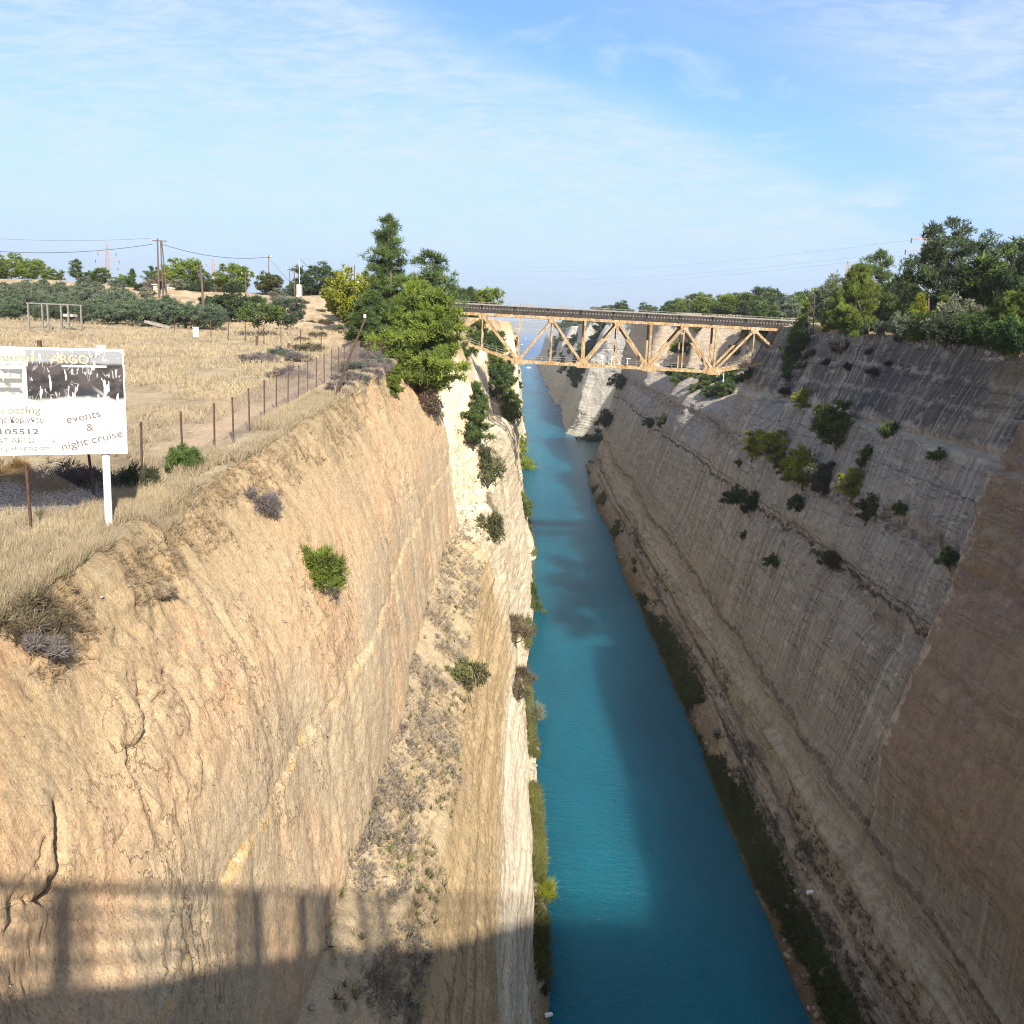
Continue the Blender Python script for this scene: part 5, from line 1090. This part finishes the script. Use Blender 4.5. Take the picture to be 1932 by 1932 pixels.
stick(AL, [(918, 885, 60, (.065, .075, .035), 'dark green shrub high on the bench of the sunlit cliff'), (916, 992, 60, (.08, .085, .04), 'dark olive shrub above the scrub bench'), (905, 860, 40, (.05, .055, .03), 'small dark shrub above the dark green shrub'), (960, 780, 45, 'mid', 'green shrub on the white cliff below the young pine'), (790, 742, 60, (.11, .08, .06), 'brown scrub on the cliff edge below the bright bushy pine'), (815, 770, 45, (.12, .10, .085), 'grey scrub on the cliff edge below the bright bushy pine')], 'shrub', 'shrub', 'shrub', 1, None, ncl, .72)
stick(AL, [(880, 1290, 85, (.10, .105, .05), 'small windswept pine on the outer edge of the scrub bench')], 'spread', 'pine_tree', 'tree', 1, None, ncl, .7)
lwat = [(990, 880, 80, 'bright', 'bright green bush above the water beyond the left cliff bend'), (993, 960, 55, 'mid', 'dark green bush at the foot of the left cliff bend'), (1018, 1165, 60, 'mid', 'dark round bush at the water near the middle of the left bank'), (1016, 1205, 55, 'mid', 'second dark round bush at the water below the first'), (1008, 1120, 40, 'leaf', 'small green bush at the water above the two dark round bushes'), (985, 845, 40, 'bright', 'small bright bush high along the left waterline'), (1010, 1352, 55, 'grey', 'pale feathery bush overhanging the left waterline'), (1028, 1690, 60, 'yellow', 'yellow green bush at the lower left waterline')]
stick(AL, lwat[:6], 'wallbush', 'shrub', 'shrub', -.2, None, ncl, .55); stick(AL, lwat[6:], 'reed', 'shrub', 'shrub', .3, None, ncl, .7)
stick(AL, [(970, 1185, 40, 'brown', 'brown tuft on the white step opposite the dark round bushes'), (975, 1285, 40, 'brown', 'second brown tuft on the white step further down')], 'dry', 'shrub', 'shrub', 1)
lv = [(x, y, hp, vr.choice(['bright', 'mid', 'leaf']), 'green pine bush clinging to the white cliff below the railway bridge') for x, y, hp in ((925, 690, 45), (935, 705, 40), (945, 720, 45), (935, 735, 40), (950, 745, 40), (958, 700, 30), (968, 760, 35), (955, 770, 40), (930, 640, 35), (915, 650, 45), (890, 648, 45), (880, 665, 35), (900, 628, 40), (945, 660, 25), (962, 680, 25), (965, 720, 30))]
stick(AL, lv, 'mini', 'pine_bush', 'shrub', 1, 'pine bushes on the white cliff under the bridge')
for x, yt, Y, kd, col, lab in ((917, 542, 240, 'mini', 'bright', 'round bright pine above the left end of the railway bridge'), (886, 543, 232, 'cone', 'mid', 'thin pine above the left end of the railway bridge'), (862, 552, 224, 'mini', 'mid', 'low tree at the left end of the railway bridge'), (900, 556, 250, 'mini', 'yellow', 'yellow green bush above the left end of the railway bridge'), (868, 545, 320, 'mini', 'leaf', 'small far tree on the skyline left of the railway bridge'), (850, 640, 120, 'bushpine', 'dark', 'dark bush under the left end of the railway bridge')):
    tree(kd, x, yt, Y, col, 'pine_tree', lab)

# ------------------------------------------------------------------ vegetation: right bank
for x, yt, Y, kd, col, wd, lab in ((1790, 419, 116, 'big', (.046, .066, .032), .92, 'biggest dark round pine on the right bank'), (1905, 437, 112, 'round', 'mid', .95, 'lighter pine right of the biggest pine'), (1945, 440, 102, 'big', 'dark', .62, 'dark pine cut by the right edge'), (1868, 505, 118, 'round', 'mid', .9, 'green pine under the right side of the biggest pine'),
      (1645, 478, 156, 'loose', 'mid', .85, 'tall loose pine behind the bright conical pine'), (1608, 503, 140, 'bushpine', 'bright', .72, 'bright green conical pine with branches to the ground'), (1572, 516, 172, 'round', 'olive', .75, 'pale grey green tree left of the bright conical pine'), (1588, 530, 160, 'round', 'mid', .7, 'green tree behind the left side of the bright conical pine'),
      (1692, 520, 146, 'round', 'mid', .8, 'middle green pine above the grey shed'), (1704, 512, 150, 'cone', 'dark', .9, 'dark narrow pine left of the biggest pine'), (1668, 545, 148, 'round', 'mid', .8, 'green pine left of the grey shed roof'), (1640, 555, 150, 'cone', 'brown', .8, 'brownish pine behind the grey shed roof'),
      (1726, 556, 112, 'cone', 'yellow', .85, 'small yellow green pine in front of the biggest pine'), (1772, 560, 108, 'cone', 'bright', .9, 'small bright pine below the biggest pine'), (1895, 555, 96, 'bushpine', 'bright', .9, 'bright bushy pine at the right edge'), (1935, 530, 92, 'bushpine', 'bright', .8, 'second bright bushy pine at the right edge'), (1560, 572, 162, 'cone', 'bright', .8, 'small bright pine at the right end of the railway bridge'), (1690, 572, 128, 'cone', 'bright', .8, 'small bright pine right of the grey shed')):
    tree(kd, x, yt, Y, col, 'pine_tree', lab, wide=wd)
for x, yt, Y, kd, col, wd, lab in ((1705, 590, 112, 'leafy', 'olive', .9, 'grey green bush right of the leaning pole'), (1742, 588, 106, 'leafy', 'leaf', .85, 'leafy green bush on the right rim below the pale post'), (1800, 563, 100, 'leafy', 'grey', .9, 'large silver grey bush on the right rim'), (1838, 585, 96, 'leafy', 'leaf', .95, 'wide green bush hanging over the right rim'), (1790, 592, 97, 'leafy', (.05, .065, .035), .9, 'dark green bush on the right rim below the silver bush'), (1885, 600, 92, 'leafy', 'leaf', .9, 'olive green bush near the right edge of the rim'), (1925, 598, 88, 'leafy', (.03, .07, .02), .9, 'dark glossy bush at the right edge hanging over the rim'), (1600, 625, 124, 'leafy', 'dark', .7, 'dark low bush under the bright conical pine'), (1660, 605, 118, 'leafy', 'olive', .8, 'low olive bush on the rim left of the leaning pole'), (1630, 612, 120, 'leafy', 'dark', .7, 'dark low bush right of the bright conical pine')):
    tree(kd, x, yt, Y, col, 'bush', lab, 'bush', wide=wd)
stick(AR, [(1497, 655, 85, 'mid', 'pine growing in the gully at the right end of the railway bridge'), (1500, 625, 55, 'bright', 'upper pine in the gully at the right end of the railway bridge'), (1490, 700, 45, 'dark', 'dark pine low in the gully beside the railway bridge')], 'bushpine', 'pine_tree', 'tree', -1, None, nclR, .55)
rwp = [(1519, 755, 44, 'yellow', 'small bright topped pine alone high on the shaded cliff'), (1592, 808, 92, (.075, .10, .02), 'tall bright topped pine high on the shaded cliff'), (1426, 842, 60, 'yellow', 'leftmost of the bright topped pines on the shaded ledge'), (1472, 846, 70, 'yellow', 'yellow topped pine second from the left on the shaded ledge'), (1527, 886, 80, 'yellow', 'largest yellow topped pine on the shaded ledge'), (1562, 905, 70, (.06, .065, .045), 'grey green pine right of the largest pine on the shaded ledge'), (1500, 880, 55, 'dark', 'dark pine in the middle of the shaded ledge'), (1618, 918, 66, 'yellow', 'bright topped pine at the right end of the shaded ledge'), (1643, 965, 62, (.06, .07, .03), 'dull pine below the right end of the shaded ledge')]
stick(AR, rwp, 'wallpine', 'pine_tree', 'tree', -1, None, nclR)
rws = [(1399, 938, 42, 'dark', 'dark bush below the left end of the shaded ledge'), (1420, 955, 44, 'dark', 'second dark bush below the left end of the shaded ledge'), (1510, 951, 34, 'dark', 'round dark bush hanging below the middle of the ledge'), (1462, 1060, 28, 'mid', 'small green bush alone on the lower shaded wall'), (1400, 1010, 18, 'mid', 'tiny green bush below the two dark bushes'), (1570, 1056, 34, (.08, .08, .03), 'yellowish bush on the broken rock band'), (1704, 960, 30, 'mid', 'bush on the grey wall right of the dull pine'), (1797, 1056, 40, 'mid', 'dark green bush at the fault near the brown rock'), (1680, 812, 34, 'mid', 'bush under the pale band high on the shaded wall'), (1778, 862, 30, 'mid', 'bush right of the pale band on the shaded wall'), (1640, 855, 26, 'mid', 'small bush right of the tall bright topped pine'), (1625, 872, 22, 'mid', 'smaller bush below the tall bright topped pine'), (1394, 875, 18, 'mid', 'tiny bush left of the leftmost pine'), (1250, 795, 26, 'dark', 'dark shrub on the left part of the shaded wall'), (1228, 797, 20, 'dark', 'smaller dark shrub on the left part of the shaded wall'), (1276, 716, 26, 'mid', 'shrub under the railway bridge on the shaded wall'), (1412, 705, 24, 'mid', 'shrub below the right end of the truss'), (1173, 722, 30, 'dark', 'dark bush on the pale promontory edge'), (1125, 835, 46, 'dark', 'dark scrub on the nose of the shaded wall above the cove'), (1148, 792, 36, 'dark', 'dark scrub higher on the nose of the shaded wall')]
stick(AR, rws, 'wallbush', 'shrub', 'shrub', -1, None, nclR)
for x, y, hp in ((1508, 660, 24), (1530, 668, 18), (1515, 690, 14), (1590, 650, 26), (1560, 680, 12), (1600, 690, 14), (1640, 660, 12), (1650, 700, 16), (1700, 640, 14), (1480, 735, 16), (1680, 690, 10), (1730, 640, 10)):
    stick(AR, [(x, y, hp, (.05, .045, .04), 'small dark tuft on the uppermost dark rock band')], 'dry', 'shrub', 'shrub', -1, 'small dark tufts on the dark rock band', nclR)
# wooded skyline right of and beyond the railway bridge
rn = random.Random(8)
for i in range(120):
    Y = rn.uniform(225, 430); X = rn.uniform(58, 68)+rn.random()**1.4*150
    h = rn.uniform(4.5, 8.5); plant('mini', (X, Y, zR(X, Y)-.2), h, rn.choice(['mid', 'dark', 'bright', 'mid', 'olive']), 'pine_tree', 'small pine on the wooded skyline beyond the right end of the bridge', 'tree', 'pines on the wooded skyline', wide=rn.uniform(.9, 1.25))
tree('mini', 1446, 541, 360, 'dark', 'pine_tree', 'tall umbrella topped pine standing out on the wooded skyline')
for i in range(70):
    Y = rn.uniform(515, 1250); X = rn.uniform(44, 58)+rn.random()**1.5*70
    plant('mini', (X, Y, zR(X, Y)-.2), rn.uniform(5, 9), rn.choice(['mid', 'dark', 'olive', 'leaf']), 'pine_tree', 'far pine on the promontories beyond the railway bridge', 'tree', 'far pines on the promontories', wide=rn.uniform(1, 1.3))
idx = []
for i in range(120):
    y_ = rn.choice([rn.uniform(585, 760), rn.uniform(760, 1300)]); r_ = int(np.searchsorted(YR, y_)); c_ = int(nclR*rn.uniform(.35, .97)); p = AR[min(r_, nrR-1), c_]
    plant('mini', (p[0], p[1], p[2]-1.5), rn.uniform(3.5, 8), rn.choice(['mid', 'dark', 'leaf', 'olive']), 'pine_bush', 'far scrubby pine on the slopes of the promontories', 'shrub', 'scrubby pines on the promontory slopes', wide=rn.uniform(1, 1.4), parts=False)
for i in range(44):
    y_ = rn.uniform(207, 300); r_ = int(np.searchsorted(YR, y_)); c_ = int(nclR*rn.uniform(.72, .99)); p = AR[min(r_, nrR-1), c_]
    plant('mini', (p[0], p[1], p[2]-1.0), rn.uniform(2.5, 6), rn.choice(['mid', 'bright', 'leaf']), 'pine_bush', 'green pine bush in the hollow behind the railway bridge', 'shrub', 'pine bushes in the hollow behind the bridge', wide=rn.uniform(1, 1.4), parts=False)
for i in range(24):
    y_ = rn.uniform(250, 900); r_ = int(np.searchsorted(YL, y_)); c_ = int(ncl*rn.uniform(.2, .98)); p = AL[min(r_, nrL-1), c_]
    plant('mini', (p[0], p[1], p[2]-1.0), rn.uniform(2.5, 5.5), rn.choice(['mid', 'leaf', 'olive']), 'pine_bush', 'far bush on the left cliff beyond the railway bridge', 'shrub', 'far bushes on the left cliff', wide=rn.uniform(1, 1.3), parts=False)
for i in range(14):
    Y = rn.uniform(250, 500); X = rn.uniform(-45, -14); plant('mini', (X, Y, zL(X, Y)-.2), rn.uniform(3.5, 6), rn.choice(['mid', 'leaf', 'bright']), 'pine_tree', 'far tree on the left plateau beyond the railway bridge', 'tree', 'far trees on the left plateau')

# ------------------------------------------------------------------ vegetation nobody could count
def field_of(name, pts, nrm, k, ln, wd, spread, tint, mat, label, color):
    V_, F_, T_ = blades(pts, nrm, k, ln, wd, np.random.RandomState(len(pts)), spread, tint)
    o = link(name, mesh_np(name, V_, F_, [mat], {'tint': T_}), label=label, kind='stuff'); o.color = (*color, 1); return o
gr = np.random.RandomState(77)
n = 60000; dist = 17*np.exp(gr.rand(n)*math.log(150/17)); xx = -11.0-gr.rand(n)**1.3*(.78*dist); keep = np.ones(n, bool)
xx = np.where(gr.rand(n) < .38, -11.0-gr.rand(n)**1.5*2.6, xx)
def surf_left(xq, yq):
    out = np.zeros(len(xq)); rows_ = np.clip(np.searchsorted(YL, yq), 1, len(YL)-1)
    for r_ in np.unique(rows_):
        m_ = rows_ == r_; g_ = AL[r_, ncl-14:]; o_ = np.argsort(g_[:, 0]); out[m_] = np.interp(xq[m_], g_[o_, 0], g_[o_, 2])
    return out
patch = fbm(xx*.22, dist*.22, 0, 4, 90)
inpath = (np.abs(xx+14.3) < 1.1) & (dist > 38) & (dist < 78)
grav = (((xx+19.5)/7.2)**2+((dist-32.5)/6.2)**2 + patch*.6) < .98
keep = (patch > -.28+.25*gr.rand(n)) & ~inpath & ~(grav & (gr.rand(n) < .9))
xx, dist, patch = xx[keep], dist[keep], patch[keep]; zz_ = surf_left(xx, dist); sc1 = dist
for lo, hi, ln_, wd_ in ((0, 32, .34, .012), (32, 60, .40, .022), (60, 160, .42, .045)):
    m_ = (dist >= lo) & (dist < hi); p_ = np.stack([xx[m_], dist[m_], zz_[m_]-.03], 1)
    field_of('dry_grass', p_, np.tile([0, 0, 1.0], (m_.sum(), 1)), 7, ln_, wd_, .34, np.clip(.5+.5*patch[m_]+gr.normal(0, .16, m_.sum()), 0, 1), m_dry, {0: 'long dry straw grass along the near cliff edge by the billboard', 32: 'dry straw grass along the fence', 60: 'short dry grass covering the far field'}[lo], (.365, .295, .18))
m_ = gr.rand(len(xx)) < .05; m_ &= (dist < 70) & (fbm(xx*.35, dist*.35, 0, 3, 91) > .12); p_ = np.stack([xx[m_], dist[m_], zz_[m_]-.02], 1)
field_of('green_weeds', p_, np.tile([0, 0, 1.0], (m_.sum(), 1)), 12, .26, .03, .6, gr.rand(m_.sum()), m_leaf, 'green weeds among the dry grass', (.10, .125, .035))
# scrub on the bench of the sunlit cliff
def on_grid(A, n, ylo, yhi, tlo, thi, T, Yv, rng, p=1.0):
    y_ = ylo*np.exp(rng.rand(n)*math.log(yhi/ylo)); r_ = np.clip(np.searchsorted(Yv, y_), 0, len(Yv)-1); t_ = tlo+(thi-tlo)*rng.rand(n); c_ = np.clip(np.searchsorted(T, t_), 0, len(T)-1); return A[r_, c_] + rng.normal(0, .05, (n, 3)), t_
cz, t_ = on_grid(AL, 850, 18, 230, 3.03, 4.04, tL, YL, gr); m_ = fbm(cz[:, 0]*.35, cz[:, 1]*.16, 0, 3, 92) > -.12; cz = cz[m_]
rad_ = gr.uniform(.25, .75, len(cz))*(1+.004*cz[:, 1]); kk = 34; q_ = unit(gr.normal(0, 1, (len(cz)*kk, 3))); q_[:, 2] = np.abs(q_[:, 2])*.7
p_ = np.repeat(cz, kk, 0) + q_*np.repeat(rad_, kk)[:, None]*gr.rand(len(q_), 1)**.4*np.array([1, 1.5, 1]) - [0, 0, .08]; ct = np.repeat(gr.rand(len(cz)), kk)
field_of('dry_scrub', p_, unit(q_+[0, 0, .6]), 6, .20, .026, .7, np.clip(ct*.7+.15+gr.normal(0, .1, len(p_)), 0, 1), m_dry, 'grey dry scrub cushions covering the bench of the sunlit cliff', (.255, .22, .165))
pg, t_ = on_grid(AL, 12000, 20, 200, 3.0, 4.05, tL, YL, gr); m_ = fbm(pg[:, 0]*.5, pg[:, 1]*.25, 0, 4, 98) > -.05; pg = pg[m_]
field_of('dry_grass', pg-[0, 0, .05], np.tile([.3, 0, 1.0], (len(pg), 1)), 7, .30, .016, .5, gr.rand(len(pg)), m_dry, 'thin dry grass on the bench of the sunlit cliff', (.36, .285, .17))
m2 = gr.rand(len(pg)) < .10; field_of('green_weeds', pg[m2], np.tile([.3, 0, 1.0], (m2.sum(), 1)), 9, .34, .05, .7, gr.rand(m2.sum()), m_leaf, 'dull green weeds on the bench of the sunlit cliff', (.12, .13, .06))
# tufts at the broken rim of the sunlit cliff
p_, t_ = on_grid(AL, 6500, 14, 110, 4.90, 5.0, tL, YL, gr); m_ = fbm(p_[:, 1]*.6, p_[:, 2]*.8, 0, 3, 93) > -.05; p_ = p_[m_]
field_of('dry_scrub', p_, np.tile([.4, 0, .8], (len(p_), 1)), 7, .20, .014, .7, gr.rand(len(p_)), m_dry, 'dry brown tufts along the crumbling rim of the sunlit cliff', (.27, .20, .11))
# green strips at the water
p_, t_ = on_grid(AL, 6500, 50, 700, 0.0, .95, tL, YL, gr); pn = fbm(p_[:, 1]*.10, 3, 0, 4, 94); m_ = pn > -.25+.25*gr.rand(len(pn)); p_ = p_[m_]
field_of('bank_reeds', p_, np.tile([.6, 0, 1.0], (len(p_), 1)), 9, .85, .07, .6, np.clip(.5+pn[m_], 0, 1), m_leaf, 'green and straw coloured reeds along the left waterline', (.115, .12, .040))
p_, t_ = on_grid(AR, 14000, 50, 420, 0.04, 1.15, tR, YR, gr); pn = fbm(p_[:, 1]*.08, t_, 0, 4, 95); m_ = (pn > -.32+.3*gr.rand(len(pn))) & ((p_[:, 1] < 210) | (pn > .1)); p_ = p_[m_]
field_of('bank_reeds', p_, np.tile([-.5, 0, 1.0], (len(p_), 1)), 10, .85, .08, .6, np.clip(.45+pn[m_]*.8+gr.normal(0, .12, len(p_)), 0, 1), m_leaf, 'dark green reed strip along the right waterline', (.085, .105, .048))
p_, t_ = on_grid(AR, 3200, 50, 260, 1.2, 1.75, tR, YR, gr); pn = fbm(p_[:, 1]*.12, t_*4, 0, 4, 96); m_ = pn > .12; p_ = p_[m_]
field_of('dry_scrub', p_, np.tile([-.4, 0, 1.0], (len(p_), 1)), 9, .65, .05, .7, gr.rand(len(p_)), m_dry, 'brown scrub on the lower terraces of the shaded cliff', (.13, .10, .075))
# loose stones
_ico = np.array([(0, 0, 1), (.894, 0, .447), (.276, .851, .447), (-.724, .526, .447), (-.724, -.526, .447), (.276, -.851, .447), (.724, .526, -.447), (-.276, .851, -.447), (-.894, 0, -.447), (-.276, -.851, -.447), (.724, -.526, -.447), (0, 0, -1)])
_icf = np.array([(0, 1, 2), (0, 2, 3), (0, 3, 4), (0, 4, 5), (0, 5, 1), (1, 6, 2), (2, 7, 3), (3, 8, 4), (4, 9, 5), (5, 10, 1), (1, 10, 6), (2, 6, 7), (3, 7, 8), (4, 8, 9), (5, 9, 10), (6, 11, 7), (7, 11, 8), (8, 11, 9), (9, 11, 10), (10, 11, 6)])
def stones(p, smin, smax, mat, label, rng):
    n = len(p); sz = smin*(smax/smin)**(rng.rand(n)**2.2); V_ = _ico[None]*(1+rng.uniform(-.3, .3, (n, 12, 1)))*np.stack([rng.uniform(.7, 1.3, n), rng.uniform(.7, 1.3, n), rng.uniform(.45, .9, n)], 1)[:, None, :]*sz[:, None, None] + p[:, None, :]
    F_ = (_icf[None]+(np.arange(n)*12)[:, None, None]).reshape(-1, 3); link('rubble', mesh_np('rubble', V_.reshape(-1, 3), F_, [mat]), label=label, kind='stuff')
m_stone = simple_mat('pale_stone', (0.38, 0.32, 0.24), (0.60, 0.53, 0.42), 1.5, 0.95, 0, 0.03); m_stoned = simple_mat('dull_stone', (0.17, 0.14, 0.11), (0.34, 0.29, 0.23), 1.5, 0.95, 0, 0.03)
p_, t_ = on_grid(AL, 380, 50, 500, 0.0, .9, tL, YL, gr); stones(p_, .12, .6, m_stoned, 'broken stones along the left waterline', gr)
p_, t_ = on_grid(AR, 700, 50, 430, 0.0, 1.2, tR, YR, gr); stones(p_, .10, .6, m_stoned, 'dull broken stones along the right waterline', gr)
p_, t_ = on_grid(AL, 500, 18, 160, 3.0, 4.02, tL, YL, gr); stones(p_, .03, .15, m_stoned, 'loose stones on the bench of the sunlit cliff', gr)
p_, t_ = on_grid(AL, 700, 12, 90, 4.1, 4.98, tL, YL, gr); stones(p_, .015, .07, m_stoned, 'small stones sticking out of the sunlit earth face', gr)
# scattered dry tufts on the earth face and on the brown step
p_, t_ = on_grid(AL, 5200, 12, 110, 4.05, 4.99, tL, YL, gr); m_ = fbm(p_[:, 1]*.3, p_[:, 2]*.3, 0, 3, 97) + (t_-4.62)*1.3 > .08+.25*gr.rand(len(p_)); p_ = p_[m_]
field_of('dry_scrub', p_, np.tile([.9, -.2, .3], (len(p_), 1)), 6, .15, .009, .6, gr.rand(len(p_)), m_dry, 'scattered dry tufts on the sunlit earth face', (.26, .20, .13))
p_ = np.stack([-12-gr.rand(1200)**1.4*50, 24*np.exp(gr.rand(1200)*1.7), np.zeros(1200)], 1); p_[:, 2] = surf_left(p_[:, 0], p_[:, 1]); stones(p_, .02, .11, m_stoned, 'scattered stones in the dry field', gr)
# grass by the right end of the bridge
p_ = np.stack([gr.uniform(51.5, 60, 2500), gr.uniform(120, 172, 2500), np.zeros(2500)], 1); p_[:, 2] = [zR(a, b_) for a, b_ in p_[:, :2]]
field_of('dry_grass', p_, np.tile([0, 0, 1.0], (2500, 1)), 6, .5, .05, .4, gr.rand(2500), m_dry, 'dry grass on the right rim by the end of the railway bridge', (.34, .25, .13))

# ------------------------------------------------------------------ boats far down the canal
def boat(x, y, ln_, lab, mast=0.0, cabin=True):
    d_ = ray(x, y); p = EYE + d_*(-60.0/d_[2]); e_ = empty('boat', (p[0], p[1], 0.0), vr.uniform(-.3, .3)+.5, label=lab, cat='boat')
    mb = MB(); st = [(-.5, .85, .75), (-.2, 1, .7), (.2, .92, .8), (.42, .45, .95), (.5, .03, 1.05)]; W2 = ln_*.16; H_ = ln_*.11
    vs = []
    for u, wv_, hv in st: vs += [(u*ln_, -W2*wv_, H_*hv), (u*ln_, -W2*wv_*.6, -.3), (u*ln_, W2*wv_*.6, -.3), (u*ln_, W2*wv_, H_*hv)]
    fs = [(4*i+j, 4*i+4+j, 4*i+5+j, 4*i+1+j) for i in range(4) for j in range(3)] + [(4*i+3, 4*i+7, 4*i+4, 4*i) for i in range(4)] + [(0, 1, 2, 3), (16, 19, 18, 17)]
    mb.add(vs, fs); mb.obj('hull', m_white, e_)
    if cabin: MB().box((-.05*ln_, 0, H_*1.35), (ln_*.36, W2*1.3, H_*1.1)).obj('cabin', m_white, e_)
    if mast: MB().tube([(0, 0, H_*.7), (0, 0, mast)], .09, 6).obj('mast', m_rail, e_)
for x, y, l_, lab, ma in ((1561, 1087, 9, 'nearest small white boat in the canal below the truss', 0), (1541, 1018, 10, 'white motor boat in the middle of the far canal', 0), (1519, 1000, 18, 'largest white boat close to the left bank far down the canal', 12), (1535, 1006, 8, 'tiny white boat ahead of the white motor boat', 9), (1552, 1001, 13, 'white sailing boat close to the right bank far down the canal', 15), (1507, 993, 12, 'farthest white boat near the left bank', 12)):
    boat(x/1.5652, y/1.5652, l_, lab, ma)
# small white bits of litter by the water
for x, y, lab in ((1037, 1919, 'small white plastic canister at the bottom of the left waterline'), (1524, 1688, 'small white can on the right waterside scrub')):
    A_ = AL if x < 1200 else AR; i, j = hit_px(A_, [(x, y)], 0, 5)[0]; p = A_[i, j]
    MB().tube([(-.35, 0, .3), (.3, 0, .3), (.42, 0, .3)], [.2, .2, .08], 8).obj('canister', m_white, None, loc=(p[0], p[1], p[2]+.15), rz=.3, label=lab, cat='canister')

# ------------------------------------------------------------------ the air
m_air = bpy.data.materials.new('haze'); m_air.use_nodes = True; nt = m_air.node_tree
for q in list(nt.nodes): nt.nodes.remove(q)
pv = N(nt, 'ShaderNodeVolumePrincipled', {'Color': (0.93, 0.965, 1.0, 1), 'Density': 0.00010, 'Anisotropy': 0.2}); ou = N(nt, 'ShaderNodeOutputMaterial'); nt.links.new(pv.outputs[0], ou.inputs['Volume'])
hb = MB().box((0, 6350, 76), (10800, 13300, 164)).obj('haze', m_air, kind='stuff', label='thin pale haze in the air over the canal')
